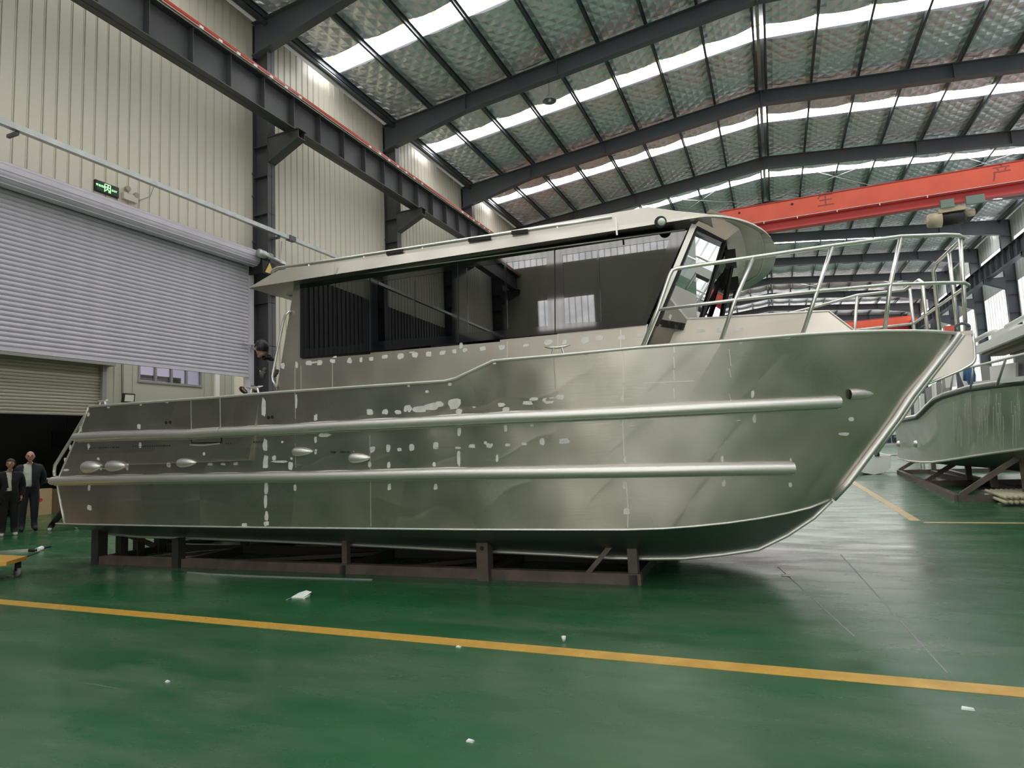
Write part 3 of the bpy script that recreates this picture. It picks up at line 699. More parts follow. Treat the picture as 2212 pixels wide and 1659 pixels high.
def interp(P, u):
    if u <= P[0].x: return P[0].copy()
    for a, b in zip(P, P[1:]):
        if u <= b.x: return a.lerp(b, (u - a.x) / max(1e-6, b.x - a.x))
    return P[-1].copy()
AFT = [bl(*q, v=-2.2) for q in ((121.5, 1131), (115, 1085), (111, 1048), (118, 1025), (134, 995), (150, 965), (172, 925), (193, 879))]
def aft_u(w):
    for a, b in zip(AFT, AFT[1:]):
        if w <= b.z: return a.x + (b.x - a.x) * (w - a.z) / max(1e-6, b.z - a.z)
    return AFT[-1].x
US0, US1, UC0, UC1 = SHEER[0].x, SHEER[-1].x, CHINE[0].x, CHINE[-1].x
STEM = [bl(*q, v=vv) for q, vv in (((1796, 1078), -1.45), ((1828, 1044), -1.45), ((1876, 980), -1.42), ((1933, 904), -1.38), ((1964, 857), -1.35), ((2020, 785), -1.29), ((2068, 721.5), -1.25))]
def stem_u(w):
    if w <= STEM[0].z: return STEM[0].x
    for a, b in zip(STEM, STEM[1:]):
        if w <= b.z: return a.x + (b.x - a.x) * (w - a.z) / max(1e-6, b.z - a.z)
    return STEM[-1].x
def hpt(t, s, pillow=True):
    """near hull side: t stern to stem, s chine to sheer"""
    ps = interp(SHEER, US0 + (US1 - US0) * t); pc = interp(CHINE, UC0 + (UC1 - UC0) * t)
    w = pc.z + (ps.z - pc.z) * s
    wa = AFT[0].z + (AFT[-1].z - AFT[0].z) * s; wb_ = STEM[0].z + (STEM[-1].z - STEM[0].z) * s
    u = aft_u(wa) * (1 - t) + stem_u(wb_) * t
    v = pc.y + (ps.y - pc.y) * (s ** 1.25)
    if pillow:
        e = math.sin(PI * t) ** .3
        v += -.0035 * e * math.sin(2 * PI * u / .82 + 1.3 * math.sin(3.1 * w)) * math.sin(PI * s) - .002 * math.sin(7.1 * u + 5.3 * w)
    return V((u, v, w))
def on(x, y, off=0.0):
    """the point of the near hull side (plus OFF outward) that the photograph shows at (x, y)"""
    t, s = .5, .5
    v = -2.2
    for _ in range(40):
        p = bl(x, y, v=v)
        for _ in range(6):
            q = hpt(t, s, False)
            t = min(1.02, max(-.02, t + (p.x - q.x) / 11.2)); s = min(1.05, max(-.05, s + (p.z - q.z) / 1.65))
        v = .4 * v + .6 * (hpt(t, s, False).y - off)
    return bl(x, y, v=v)
def hnorm(x, y):
    a, b, c = on(x, y), on(x + 6, y), on(x, y - 6)
    n = (b - a).cross(c - a).normalized()
    return n if n.y < 0 else -n
def ts(x, y):
    p = on(x, y); return (p.x - UC0) / (UC1 - UC0)
# plates
cuts = [0, .155, .255, .40, .545, .69, .80, .90, 1.0]; rows3 = [0, .335, .60, 1.0]; mts = ('hull', 'hullb', 'hullc')
pick = [[0, 2, 0, 1, 0, 0, 0, 0], [1, 0, 2, 0, 0, 0, 0, 0], [2, 0, 1, 0, 0, 0, 0, 0]]
for j in range(3):
    for i in range(8):
        t0, t1, s0, s1 = cuts[i], cuts[i + 1], rows3[j], rows3[j + 1]; nx, ny = 16, 8
        g = [[hpt(t0 + (t1 - t0) * a / nx, s0 + (s1 - s0) * b / ny) for a in range(nx + 1)] for b in range(ny + 1)]
        MB().grid(g).build('hull_plate', M[mts[pick[j][i]]], boat, True)
NT = 60
def strip(fa, fb, n, name, m, mirror=False, smooth=True, parent=boat):
    rows = [[fa(i / n), fb(i / n)] for i in range(n + 1)]
    if mirror: rows = [[V((p.x, -p.y, p.z)) for p in r] for r in rows]
    return MB().grid(rows).build(name, m, parent, smooth)
KEEL = [bl(*q, v=-1.45) for q in ((300, 1158), (411, 1161), (600, 1168), (800, 1177), (1000, 1187), (1200, 1196), (1321, 1203.5), (1400, 1205), (1480, 1204), (1560, 1196), (1638, 1184.5), (1701, 1154), (1758, 1116), (1796, 1079))]
KEEL.insert(0, V((CHINE[0].x + .05, -1.45, KEEL[0].z + .05)))
def keel(t): return interp(KEEL, KEEL[0].x + (KEEL[-1].x - KEEL[0].x) * t)
def chine(t): return interp(CHINE, UC0 + (UC1 - UC0) * t)
def inner(t):
    p = chine(t); return V((p.x, -1.45 + (-1.45 - p.y) * .9, p.z + .03))
def inner_top(t):
    p = chine(t); return V((p.x, -.78 - .3 * max(0, t - .6), 1.52 + .35 * t))
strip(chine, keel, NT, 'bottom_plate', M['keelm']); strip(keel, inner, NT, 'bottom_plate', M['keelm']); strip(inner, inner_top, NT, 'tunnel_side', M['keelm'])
# mirrored far hull
g = [[V((p.x, -p.y, p.z)) for p in (hpt(i / 40, j / 8, False) for i in range(41))] for j in range(9)]
MB().grid(g[::-1]).build('far_hull_side', M['hull'], boat, True)
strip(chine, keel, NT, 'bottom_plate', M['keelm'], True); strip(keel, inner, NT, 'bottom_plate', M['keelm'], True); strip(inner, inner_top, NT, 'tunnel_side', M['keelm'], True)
# tunnel roof, transom, deck
rows = []
for i in range(31):
    p = inner_top(i / 30); rows.append([p, V((p.x, 0, p.z + .05)), V((p.x, -p.y, p.z))])
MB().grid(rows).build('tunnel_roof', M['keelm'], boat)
tr = MB()
for sg in (-1, 1):
    ra = [V((p.x, sg * abs(p.y), p.z)) for p in (hpt(0, j / 10, False) for j in range(11))]
    rb_ = [V((p.x, sg * .8, max(p.z, .42))) for p in ra]
    tr.grid([ra, rb_])
    tr.add([ra[0], V((ra[0].x, sg * 1.45, KEEL[0].z)), rb_[0]], [(0, 1, 2)])
tr.grid([[V((p.x, -.8, p.z)) for p in (hpt(0, j / 4, False) for j in range(2, 5))], [V((p.x, .8, p.z)) for p in (hpt(0, j / 4, False) for j in range(2, 5))]])
tr.build('transom', M['hull'], boat)
dk = []
for i in range(61):
    t = i / 60; p = interp(SHEER, US0 + (US1 - US0) * t); w = p.z - .05 if p.x > -6.1 else 1.45
    dk.append([V((p.x, p.y + .01, w)), V((p.x, 0, w + .02)), V((p.x, -p.y - .01, w))])
MB().grid(dk).build('deck', M['cab'], boat)
ins = []
for i in range(21):
    p = interp(SHEER, US0 + (-6.0 - US0) * i / 20); ins.append([V((p.x, p.y + .09, 1.45)), V((p.x, p.y + .09, p.z)), V((p.x, p.y - .005, p.z + .004))])
MB().grid(ins).build('bulwark_lining', M['cab'], boat); MB().grid([[V((q.x, -q.y, q.z)) for q in r] for r in ins]).build('bulwark_lining', M['cab'], boat)
gt = [p + V((0, -.004, .004)) for p in SHEER]
MB().tube(gt, .019, 6).build('gunwale_edge', M['weld'], boat, True); MB().tube([V((p.x, -p.y, p.z)) for p in gt], .019, 6).build('gunwale_edge', M['weld'], boat, True)
MB().tube([p + V((0, -.006, 0)) for p in CHINE], .011, 6).build('chine_bead', M['weld'], boat, True)
MB().tube([p + V((0, 0, -.01)) for p in KEEL], .020, 6).build('keel_bar', M['weld'], boat, True)
MB().tube([p + V((.012, -.01, 0)) for p in STEM], .034, 6).build('stem_bar', M['rail'], boat, True)
MB().tube([p + V((.055, .03, -.01)) for p in STEM[2:]], .022, 6).build('stem_bar', M['weld'], boat, True)
MB().tube([V((p.x - .012, p.y, p.z)) for p in (hpt(0, j / 12, False) for j in range(13))], .013, 6).build('transom_edge', M['weld'], boat, True)
# bow plate
vb = -1.19
pl_px = [(2078, 721.5), (2101, 720), (2104, 741), (2106.5, 773), (2104.5, 780), (2100, 785.5), (2092, 790.5), (2075, 800), (2034, 817), (1996, 832), (1962, 856)]
poly = [bl(*q, v=vb) for q in pl_px]
poly += [V((stem_u(z) + .02, vb, z)) for z in [poly[-1].z + (poly[0].z - poly[-1].z) * i / 5 for i in range(1, 5)]]
MB().prism(poly, (0, .03, 0)).build('bow_plate', M['hullc'], boat)
MB().tube([p + V((0, .01, 0)) for p in poly[1:11]], .016, 6).build('bow_plate_edge', M['tube'], boat, True)
MB().box(1.2, 1.78, -1.2, 1.2, 2.38, 2.42).build('bow_crossdeck', M['cab'], boat)
MB().prism([(-.2, -1.0, 1.75), (.7, -1.0, 1.55), (1.15, -1.0, 1.95), (1.2, -1.0, 2.38), (-.2, -1.0, 2.38)], (0, 2.0, 0)).build('bridge_front', M['keelm'], boat)
# rub rails: half pipes welded along the side
def rubrail(px_, r, name='rub_rail'):
    P = [on(x, y, .03) for x, y in px_]; mb = MB(); mb.tube(P, r, 14, cap=False)
    o = mb.build(name, M['rail'], boat, True)
    d = (P[-1] - P[-2]).normalized()
    MB().lathe(P[-1], d, [(-.03, 0), (-.03, r * .84), (.001, r * .84)], 14).build('pipe_bore', M['dark'], o); MB().lathe(P[-1], d, [(-.004, r * .84), (.003, r * .84), (.003, r), (-.004, r)], 14).build('cut_end', M['tube'], o)
    MB().ball(P[0], r * 1.0, 10).build('stern_cap', M['rail'], o, True)
    for e in (-1, 1): MB().tube([p + V((0, .03, e * (r + .004))) for p in P], .008, 5).build('weld_line', M['weld'], o)
    return o
rubrail([(163, 945), (250, 941), (405, 938), (475, 933.5), (590, 929), (721, 921), (850, 915), (975, 908.5), (1100, 902), (1200, 898), (1347, 891), (1480, 884), (1606, 878), (1710, 873.5), (1813, 869)], .058)
rubrail([(113, 1039), (200, 1037), (316, 1035), (500, 1032), (696, 1029.5), (850, 1026), (975, 1023), (1196, 1020), (1350, 1017.5), (1511, 1014.5), (1620, 1013), (1714, 1012)], .058)
for x, y in ((407, 938), (476, 933)):
    p = on(x, y, .03); MB().lathe(p, (1, 0, 0), [(-.012, .062), (.012, .062)], 14).build('rail_joint', M['weld'], boat, True)
# side door outline, seams
def seam(pts, w=.010, m='weld', name='weld_seam'):
    P = [on(x, y, .002) for x, y in pts]; mb = MB()
    for a, b in zip(P, P[1:]): mb.bar(a, b, w, .004, hnorm(*pts[0]))
    return mb.build(name, M[m], boat)
seam([(412, 862), (413, 928)], .008); seam([(475, 858), (476, 925)], .012); seam([(413, 945), (414, 957), (478, 956), (478, 940)], .016, 'dark', 'door_gap')
seam([(410, 961), (440, 962), (475, 958)], .018)
seam([(1345, 758), (1347, 800), (1346, 868)], .012); seam([(1345, 903), (1348, 985)], .012); seam([(1352, 1040), (1357, 1095), (1356, 1140)], .010)
for a, b in ((742, 762), (770, 795), (800, 822), (838, 862)): seam([(1455, a), (1457, b)], .012)
for a, b in ((755, 790), (796, 815), (850, 866)): seam([(1575, a), (1579, b)], .008)
seam([(637, 846), (638, 905)], .007); seam([(638, 935), (639, 1010)], .007); seam([(799, 940), (800, 1015)], .006); seam([(800, 1040), (801, 1138)], .006); seam([(1196, 772), (1200, 840)], .010, 'hullc')
seam([(1360, 920), (1600, 908)], .006); seam([(1390, 828), (1500, 823)], .007)
seam([(650, 977), (800, 971), (1000, 965), (1220, 953)], .004, 'hullc'); seam([(400, 1003), (560, 999)], .004, 'hullc'); seam([(840, 893), (1000, 884), (1190, 868)], .004, 'hullc')
# ground bright patches
PATCH = """143 1015 14 5;174 927 6 12;152 966 5 12;141 993 5 10;191 895 5 10;300 922 7 11;303 961 7 13;192 965 6 14;213 991 6 7;193 1053 6 14;193 1097 11 12;235 880 6 4;304 874 5 5;361 869 8 4;327 1008 11 7;365 1005 10 11;221 1013 12 5;275 1009 6 14;441 980 6 8;454 1002 12 6;482 1002 10 6;509 1001 11 7;528 1134 12 8;575 1131 12 11;682 902 8 14;799 890 15 14;832 890 14 12;860 890 16 10;881 883 20 16;905 884 30 14;930 879 34 18;948 872 20 14;981 872 30 24;991 889 16 14;1028 877 16 10;1083 874 18 10;1093 885 15 12;1140 870 24 9;1153 862 20 8;1187 865 34 15;1210 858 20 12;769 975 12 6;804 971 12 16;839 969 9 20;863 971 10 8;889 967 12 16;918 968 9 7;942 963 12 16;989 967 14 6;1019 964 16 8;1057 962 16 12;1049 956 7 8;1097 961 12 7;1133 959 12 6;1171 953 12 17;1219 953 24 12;991 990 9 38;840 1005 7 13;938 1003 8 11;1074 990 6 18;898 938 8 12;992 933 9 24;1092 925 8 18;1149 919 8 6;638 1054 7 14;841 1052 8 16;941 1051 9 14;628 1006 11 20;604 997 38 5;592 990 9 12;682 976 5 12;799 1003 8 12;922 846 8 7;883 833 6 5;1344 862 8 12;1343 912 9 14;1350 993 7 15;1349 1044 9 22;1354 1105 15 14;1560 992 6 15;1563 1044 8 17;1626 851 7 18;1629 905 9 20;1708 993 5 7;1707 1047 8 10;1838 906 12 10;1822 938 26 7;1330 857 20 4;1266 767 8 5;1600 741 8 6;1695 729 30 6;570 880 10 46;571 925 9 14;573 962 11 30;574 998 12 34;575 1052 9 30;574 1085 8 34;576 1116 8 22;630 990 6 6;610 955 5 5;972 830 8 7;1068 785 8 5;1143 775 6 4;640 866 5 30;700 940 30 8;682 950 6 14;760 1144 10 3;988 1142 10 5;1650 1119 20 4"""
def blob(c, n, ex, ey, sx, sy, off):
    k = 10; q = []
    for i in range(k):
        a = 2 * PI * i / k; r = RN.uniform(.72, 1.12)
        q.append(c + ex * (sx * r * math.copysign(abs(math.cos(a)) ** .7, math.cos(a))) + ey * (sy * r * math.copysign(abs(math.sin(a)) ** .7, math.sin(a))))
    return MB().prism([p + n * off for p in q], n * -.004)
for it in PATCH.split(';'):
    x, y, w, h = map(float, it.split())
    try:
        c = on(x, y); n = hnorm(x, y); ex = (on(x + w / 2, y) - on(x - w / 2, y)); ey = (on(x, y - h / 2) - on(x, y + h / 2))
        blob(c, n, ex.normalized(), ey.normalized(), ex.length / 2, ey.length / 2, .0035).build('ground_patch', M['patch'], boat)
    except Exception: pass
# skin fittings: clam-shell scoops
def scoop(x0, x1, y, r, flip=1):
    a, b = on(x0, y, .01), on(x1, y - (x1 - x0) * .02, .01); d = (b - a); L = d.length
    pr = [(0, .55), (.04, .85), (.15, 1.0), (.4, .98), (.65, .8), (.85, .5), (.97, .18), (1, 0)]
    if flip < 0: pr = [(0, .98), (.3, 1.0), (.6, .85), (.85, .5), (1, 0)]
    o = MB().lathe(a, d, [(t * L, r * q) for t, q in pr], 12).build('skin_scoop', M['rail'], boat, True)
    MB().lathe(a + d * .001, d, [(.004, r * pr[0][1] * .9), (.004, 0)], 12).build('scoop_mouth', M['dark' if flip < 0 else 'rail'], o)
for a, b, y, r in ((182, 218, 1009, .085), (234, 272, 1007, .075), (386, 424, 1000, .06), (634, 676, 976, .056), (756, 800, 990, .058)): scoop(a, b, y, r)
scoop(1834, 1888, 852, .052, -1)
for x, y in ((359, 913), (368, 912), (580, 902), (588.5, 901)):
    c = on(x, y); n = hnorm(x, y); MB().lathe(c, n, [(0, .022), (.005, .022), (.005, 0)], 12).build('drain_hole', M['dark'], boat)
# stamped mill marking between the rails: short illegible ink strokes
def inkrow(x0, x1, y0, y1, n):
    mb = MB()
    for i in range(n):
        f = (i + RN.uniform(.1, .3)) / n; x = x0 + (x1 - x0) * f; w = (x1 - x0) / n * RN.uniform(.35, .75); y = y0 + (y1 - y0) * f
        a, b = on(x, y, .002), on(x + w, y, .002); mb.bar(a, b, .022 * RN.uniform(.7, 1), .003, (0, -1, 0))
    return mb.build('mill_stamp', M['inkm'], boat, kind='stuff')
inkrow(186, 258, 968, 966, 16); inkrow(286, 368, 964.5, 962.5, 18); inkrow(546, 568, 955, 955, 4); inkrow(487, 500, 958, 958, 3); inkrow(712, 765, 977, 976, 3)

# gunwale cleats
def cleat(x, y, L):
    c = bl(x, y, v=-2.12); z = c.z
    o = MB().tube([c + V((-L, 0, .085)), c + V((-L * .5, 0, .075)), c + V((0, 0, .07)), c + V((L * .5, 0, .075)), c + V((L, 0, .085))], [.006, .014, .016, .014, .006], 8).build('cleat', M['rail'], boat, True)
    for e in (-.045, .045): MB().tube([c + V((e * 1.5, 0, -.02)), c + V((e, 0, .07))], .013, 6).build('cleat_foot', M['rail'], o)
cleat(550, 850, .13); cleat(1205, 765, .14); cleat(222, 878, .1)

# cabin
VC = -1.75
def C(x, y, off=0.0): return bl(x, y, v=VC + off)
sidep = [C(594, 862), C(636, 613), C(1495, 486), C(1380, 768)]
for nm, q in (('cabin_plate', [(594, 862), (636, 613), (650, 612), (652, 776), (800, 765), (800, 850)]), ('cabin_plate', [(800, 850), (800, 762), (1080, 738), (1080, 835)]), ('cabin_plate', [(1080, 800), (1080, 734), (1205, 722), (1206, 790)]), ('cabin_plate', [(1206, 790), (1205, 718), (1400, 700), (1384, 766)])):
    MB().prism([C(*p) for p in q], (0, .03, 0)).build(nm, M['cab'], boat)
MB().prism([V((p.x, 1.75, p.z)) for p in sidep], (0, .001, 0))
FR = -.012
def fprism(mb, q, th=.02): mb.prism([C(*p, FR) for p in q], (0, th, 0))
TOP = lambda x: 606 + (x - 648) * (492 - 606) / (1487 - 648)
BOT = lambda x: 773 + (x - 648) * (702 - 773) / (1395 - 648)
wins = [((663, 613), (787, 607), (787, 743), (662, 754), (722, 722.5)), ((816, 609), (976, 585), (976, 725), (817, 737), (893, 895)), ((1008, 578), (1180, 556), (1184, 704), (1011, 720), (1091, 1094)), ((1215, 551), (1446, 517), (1387, 689), (1220, 699), (1291, 1296))]
mb = MB(); seq = [648, 799, 989, 1198, 1487]
for i, (tl, trr, br, blf, _) in enumerate(wins):
    xa, xb = seq[i], seq[i + 1]; xbb = xb if i < 3 else 1395
    A, Bq, Cq, Dq = (xa, TOP(xa)), (xb, TOP(xb)), (xbb, BOT(xbb)), (xa, BOT(xa))
    fprism(mb, [A, Bq, trr, tl]); fprism(mb, [Bq, Cq, br, trr]); fprism(mb, [Cq, Dq, blf, br]); fprism(mb, [Dq, A, tl, blf])
wb_ = mb.build('window_band', M['frit'], boat)
for i, (tl, trr, br, blf, dv) in enumerate(wins):
    f0 = (dv[0] - tl[0]) / (trr[0] - tl[0]); f1 = (dv[1] - blf[0]) / (br[0] - blf[0])
    mt_ = (dv[0], tl[1] + (trr[1] - tl[1]) * f0); mb_ = (dv[1], blf[1] + (br[1] - blf[1]) * f1)
    g = 2.4
    for q in ([tl, (mt_[0] - g, mt_[1]), (mb_[0] - g, mb_[1]), blf], [(mt_[0] + g, mt_[1]), trr, br, (mb_[0] + g, mb_[1])]):
        MB().prism([C(*p, FR + .006) for p in q], (0, .006, 0)).build('side_pane', M['pane'], boat)
    m2 = MB(); m2.prism([C(*p, FR) for p in [(mt_[0] - g, mt_[1]), (mt_[0] + g, mt_[1]), (mb_[0] + g, mb_[1]), (mb_[0] - g, mb_[1])]], (0, .02, 0)); m2.build('window_bar', M['frit'], boat)
for x in (799, 989, 1198): MB().bar(C(x, TOP(x) + 3, -.015), C(x + 1, BOT(x), -.015), .010, .006, (0, -1, 0)).build('glazing_joint', M['rubber'], boat)
MB().tube([C(652, 609.5, -.02), C(900, 575.5, -.02), C(1200, 534, -.02), C(1480, 496, -.02)], .008, 6).build('drip_trim', M['rail'], boat, True)
# far side of the cabin, same windows simplified
mb = MB()
def F(x, y):
    p = C(x, y); return V((p.x, -p.y, p.z))
mb.prism([F(594, 862), F(636, 613), F(655, 612), F(655, 770)], (0, .02, 0)); mb.prism([F(594, 862), F(655, 770), F(1395, 702), F(1380, 768)], (0, .02, 0)); mb.prism([F(655, 606), F(655, 618), F(1480, 502), F(1480, 490)], (0, .02, 0))
for x in (799, 989, 1198): mb.prism([F(x - 12, TOP(x)), F(x + 12, TOP(x)), F(x + 12, BOT(x)), F(x - 12, BOT(x))], (0, .02, 0))
mb.build('far_cabin_side', M['rubber'], boat)
MB().prism([F(655, 612), F(1480, 498), F(1395, 702), F(655, 770)], (0, .006, 0)).build('far_pane', M['pane'], boat)
# interior
inn = MB().box(-5.9, -1.3, -1.72, 1.72, 1.50, 1.54).build('cabin_sole', M['rubber'], boat)
MB().box(-5.9, -.9, -1.74, 1.74, 3.60, 3.64).build('headliner', M['grey'], boat)
MB().prism([C(594, 862) + V((0, .04, 0)), C(636, 613) + V((0, .04, 0)), C(640, 613) + V((0, .04, 0)), C(600, 862) + V((0, .04, 0))], (0, 3.4, 0)).build('aft_bulkhead', M['cab'], boat)
MB().prism([(-2.5, -1.6, 2.50), (-1.45, -1.6, 2.62), (-1.45, -1.6, 1.6), (-1.9, -1.6, 1.6)], (0, 3.2, 0)).build('dashboard', M['dark'], boat)
for v in (-.75, .75):
    st = MB().box(-3.3, -2.8, v - .28, v + .28, 2.25, 2.38).build('helm_seat', M['dark'], boat); MB().box(-3.36, -3.24, v - .28, v + .28, 2.38, 3.1).build('seat_back', M['dark'], st); MB().tube([(-3.05, v, 1.54), (-3.05, v, 2.25)], .06, 8).build('seat_post', M['rail'], st)
# front pillar and windscreen
T0, B0 = C(1497, 490), C(1384, 764)
MB().bar(C(1500, 486, -.01), C(1386, 758, -.01), .055, .05, (0, -1, 0)).build('corner_pillar', M['rail'], boat)
tl, bL = V((-.66, -1.74, 3.66)), V((-1.12, -1.74, 2.68)); tm, bm = V((-.40, -1.05, 3.68)), V((-.76, -1.05, 2.68))
for sg in (1, -1):
    q = [V((p.x, p.y * sg, p.z)) for p in (tl, tm, bm, bL)]
    MB().prism(q, (-.008, 0, 0)).build('windscreen', M['clear'], boat)
    for a, b in ((q[0], q[1]), (q[1], q[2]), (q[3], q[0])): MB().bar(a, b, .04, .03, (1, 0, 0)).build('screen_frame', M['rubber'], boat)
q = [tm, V((tm.x, 1.05, tm.z)), V((bm.x, 1.05, bm.z)), bm]
MB().prism(q, (-.008, 0, 0)).build('windscreen', M['clear'], boat); MB().bar(q[0], q[1], .04, .03, (1, 0, 0)).build('screen_frame', M['rubber'], boat)
MB().bar((-.58, 0, 2.68), (-.40, 0, 3.68), .05, .04, (1, 0, 0)).build('screen_frame', M['rubber'], boat)
for v in (-.75, .6):
    w_ = MB().box(-.42, -.30, v - .09, v + .09, 3.46, 3.64).build('wiper_motor', M['rubber'], boat)
    MB().bar((-.34, v, 3.5), (-.50, v + .28, 2.95), .03, .03).build('wiper_arm', M['rubber'], w_); MB().bar((-.42, v + .20, 3.3), (-.58, v + .34, 2.72), .02, .05).build('wiper_blade', M['rubber'], w_)
MB().bar((-.36, -.28, 3.12), (-.46, -.28, 2.86), .16, .01, (0, 0, 1)).build('red_tag', M['redplate'], boat)
# header soffit above the screen
MB().grid([[V((-.68, -1.78, 3.67)), V((-.40, -1.08, 3.68)), V((-.38, 0, 3.68)), V((-.40, 1.08, 3.68)), V((-.68, 1.78, 3.67))], [V((-.50, -1.84, 3.80)), V((-.16, -1.15, 3.82)), V((-.12, 0, 3.82)), V((-.16, 1.15, 3.82)), V((-.50, 1.84, 3.80))]]).build('header_plate', M['hullb'], boat)
MB().add([V((-1.34, -1.75, 2.25)), V((-1.10, -1.755, 2.70)), V((-.98, -1.3, 2.70)), V((-1.2, -1.3, 2.25))], [(0, 1, 2, 3)]).build('front_plate', M['cab'], boat)
# roof: slab with a visor that bulges forward
ROOFN = 28
def visor(a, k=1.0, w=3.70):
    t = a * 2 - 1; vv = 1.94 * k * math.sin(t * PI / 2) ; 
    uu = -.60 + .76 * k * (max(0, 1 - abs(vv / (1.94 * k)) ** 2.3)) ** .62
    return V((uu, vv, w))
edge = [visor(i / ROOFN) for i in range(ROOFN + 1)]
aftb = [bl(536, 622, v=-1.94), bl(548, 600, v=-1.9), bl(567, 590, v=-1.86)]
WB = lambda u: 3.70 - .004 * (u + .6); WT = 3.90
under = [V((aftb[0].x, -1.94, aftb[0].z))] + [V((p.x, p.y, 3.70)) for p in edge] + [V((aftb[0].x, 1.94, aftb[0].z))]
top = []
for p in under:
    k = min(1, max(0, (p.x + 1.15) / .55)); hgt = .20 * (1 - k) + .028 * k; ins = .085 * (1 - k) + .012 * k
    top.append(V((p.x - (ins if p.x > -1 else -.42), p.y * (1 - ins / 1.94), p.z + hgt)))
n = len(under)
fas = MB()
fas.add(under + top, [(i, i + 1, n + i + 1, n + i) for i in range(n - 1)] + [(n - 1, 0, n, 2 * n - 1)])
fas.build('roof_fascia', M['cab'], boat)
# soffit: from the outline in to the header and the cabin sides
sof = MB(); inn_ = []
for p in under:
    if p.x > -1: inn_.append(V((min(p.x - .18, -.14 - .5 * max(0, abs(p.y) - 1.1)), p.y * .9, 3.80)))
    else: inn_.append(V((-5.75, p.y * .9, p.z + .02)))
sof.grid([under, inn_]); sof.build('visor_soffit', M['hullc'], boat, False)
MB().add([under[0], under[-1], V((-.5, 1.9, 3.71)), V((-.5, -1.9, 3.71))], [(0, 1, 2, 3)]).build('roof_soffit', M['hullc'], boat)
crown = [V((min(p.x - .3, -1.12 + .25 * max(0, p.x)) if p.x > -1.2 else p.x + .2, p.y * .93, 3.95)) for p in top]
rf_ = MB().grid([top, crown]); rf_.add(crown, [tuple(range(n - 1, -1, -1))]); rf_.build('roof_top', M['cab'], boat)
for f in (.45, .72):
    MB().tube([p.lerp(q, f) + V((0, 0, -.006)) for p, q in list(zip(under, inn_))[1:-1]], .007, 5).build('weld_line', M['weld'], boat)
for x0, y0, x1, y1 in ((723, 567, 724, 592), (1330, 469, 1333, 508)):
    MB().bar(bl(x0, y0, v=-1.93), bl(x1, y1, v=-1.945), .018, .012, (0, -1, 0)).build('weld_seam', M['weld'], boat)
lt = MB().lathe(bl(1427, 480, v=-1.93), (0, -1, 0), [(-.02, .062), (.015, .062), (.02, .04), (.02, 0)], 16, 1.0).build('side_light', M['rubber'], boat)
MB().lathe(bl(1429, 479.5, v=-1.95), (.2, -1, .1), [(0, .04), (.02, .035), (.035, .018), (.04, 0)], 12).build('lamp_lens', M['white'], lt, True)
# roof hand rail
RV = -1.84
rp = [bl(x, y, v=RV) for x, y in ((586, 592), (590, 584), (600, 578.5), (720, 562), (900, 534), (1058, 509.5), (1204, 487), (1322, 469.5))]
rh = MB().tube(rp, .022, 8).build('roof_rail', M['tube'], boat, True)
for x, y in ((668, 571), (787, 553.5), (913, 534), (1058, 511.5), (1204, 488.5)):
    p = bl(x, y, v=RV); MB().tube([p + V((0, 0, -.10)), p], .018, 8).build('rail_stanchion', M['tube'], rh, True)
MB().tube([V((p.x, -p.y, p.z)) for p in rp], .022, 8).build('roof_rail', M['tube'], boat, True)
for a, b, y0, y1 in ((835, 870, 547, 541.5), (1012, 1060, 519, 513), (1105, 1140, 503, 499)): MB().bar(bl(a, y0, v=-1.88), bl(b, y1, v=-1.88), .04, .02, (0, -1, 0)).build('roof_slot', M['dark'], boat)
# aft grab rail
gp = [bl(x, y, v=-1.78) for x, y in ((627, 671), (617, 680), (612, 694), (588, 812), (589, 822), (597, 836))]
MB().tube(gp, .017, 8).build('grab_rail', M['tube'], boat, True)
sp = [bl(x, y, v=-2.12) for x, y in ((201, 886), (191, 887), (150, 955), (119, 1005), (117, 1018), (118, 1028))]
MB().tube(sp, .022, 8).build('stern_rail', M['rail'], boat, True)
# fore trunk
vt = -1.3
tp = [(1380, 768), (1408, 691), (1560, 686), (1693, 680), (1790, 672), (1849, 718), (1849, 735)]
for i, q in enumerate(([(1380, 768), (1408, 692), (1512, 688), (1512, 760)], [(1512, 760), (1512, 688), (1692, 677), (1694, 745)], [(1694, 745), (1692, 677), (1738, 675), (1730, 740)], [(1730, 740), (1738, 675), (1790, 672), (1849, 717), (1849, 738)])):
    MB().prism([bl(*p, v=vt) for p in q], (0, .03, 0)).build('trunk_plate', M[('cab', 'cab', 'cab', 'hull')[i]], boat)
a = [bl(*p, v=vt) for p in ((1408, 692), (1512, 688), (1692, 677), (1790, 672), (1849, 717))]
MB().grid([a, [V((p.x, 1.3, p.z)) for p in a]]).build('trunk_top', M['cab'], boat)
MB().prism([V((p.x, 1.3, p.z)) for p in a] + [V((a[-1].x, 1.3, 2.2)), V((a[0].x, 1.3, 2.2))], (0, .03, 0)).build('trunk_plate', M['cab'], boat)
MB().tube(a, .012, 6).build('trunk_bead', M['weld'], boat)
CP = """611 790 10 12;641 788 6 11;668 784 14 9;679 783 24 3;691 784 12 10;719 780 13 8;724 771 9 4;755 779 10 11;780 777 7 9;802 775 9 9;832 771 14 8;866 770 14 11;890 761 16 3;897 766 15 12;926 765 13 12;956 762 15 9;981 759 10 10;996 746 8 12;1005 756 11 9;1043 753 15 9;1084 750 14 11;1136 746 14 7;1184 740 20 13;1220 738 12 10;1265 734 17 16;1294 731 17 11;1344 729 18 10;1382 725 15 8;1184 751 20 3"""
for it in CP.split(';'):
    x, y, w, h = map(float, it.split()); c = C(x, y); k = (C(x + 1, y) - c).length
    blob(c, V((0, -1, 0)), V((1, 0, 0)), V((0, 0, 1)), w * k / 2, h * k / 2, .003).build('ground_patch', M['patch'], boat)
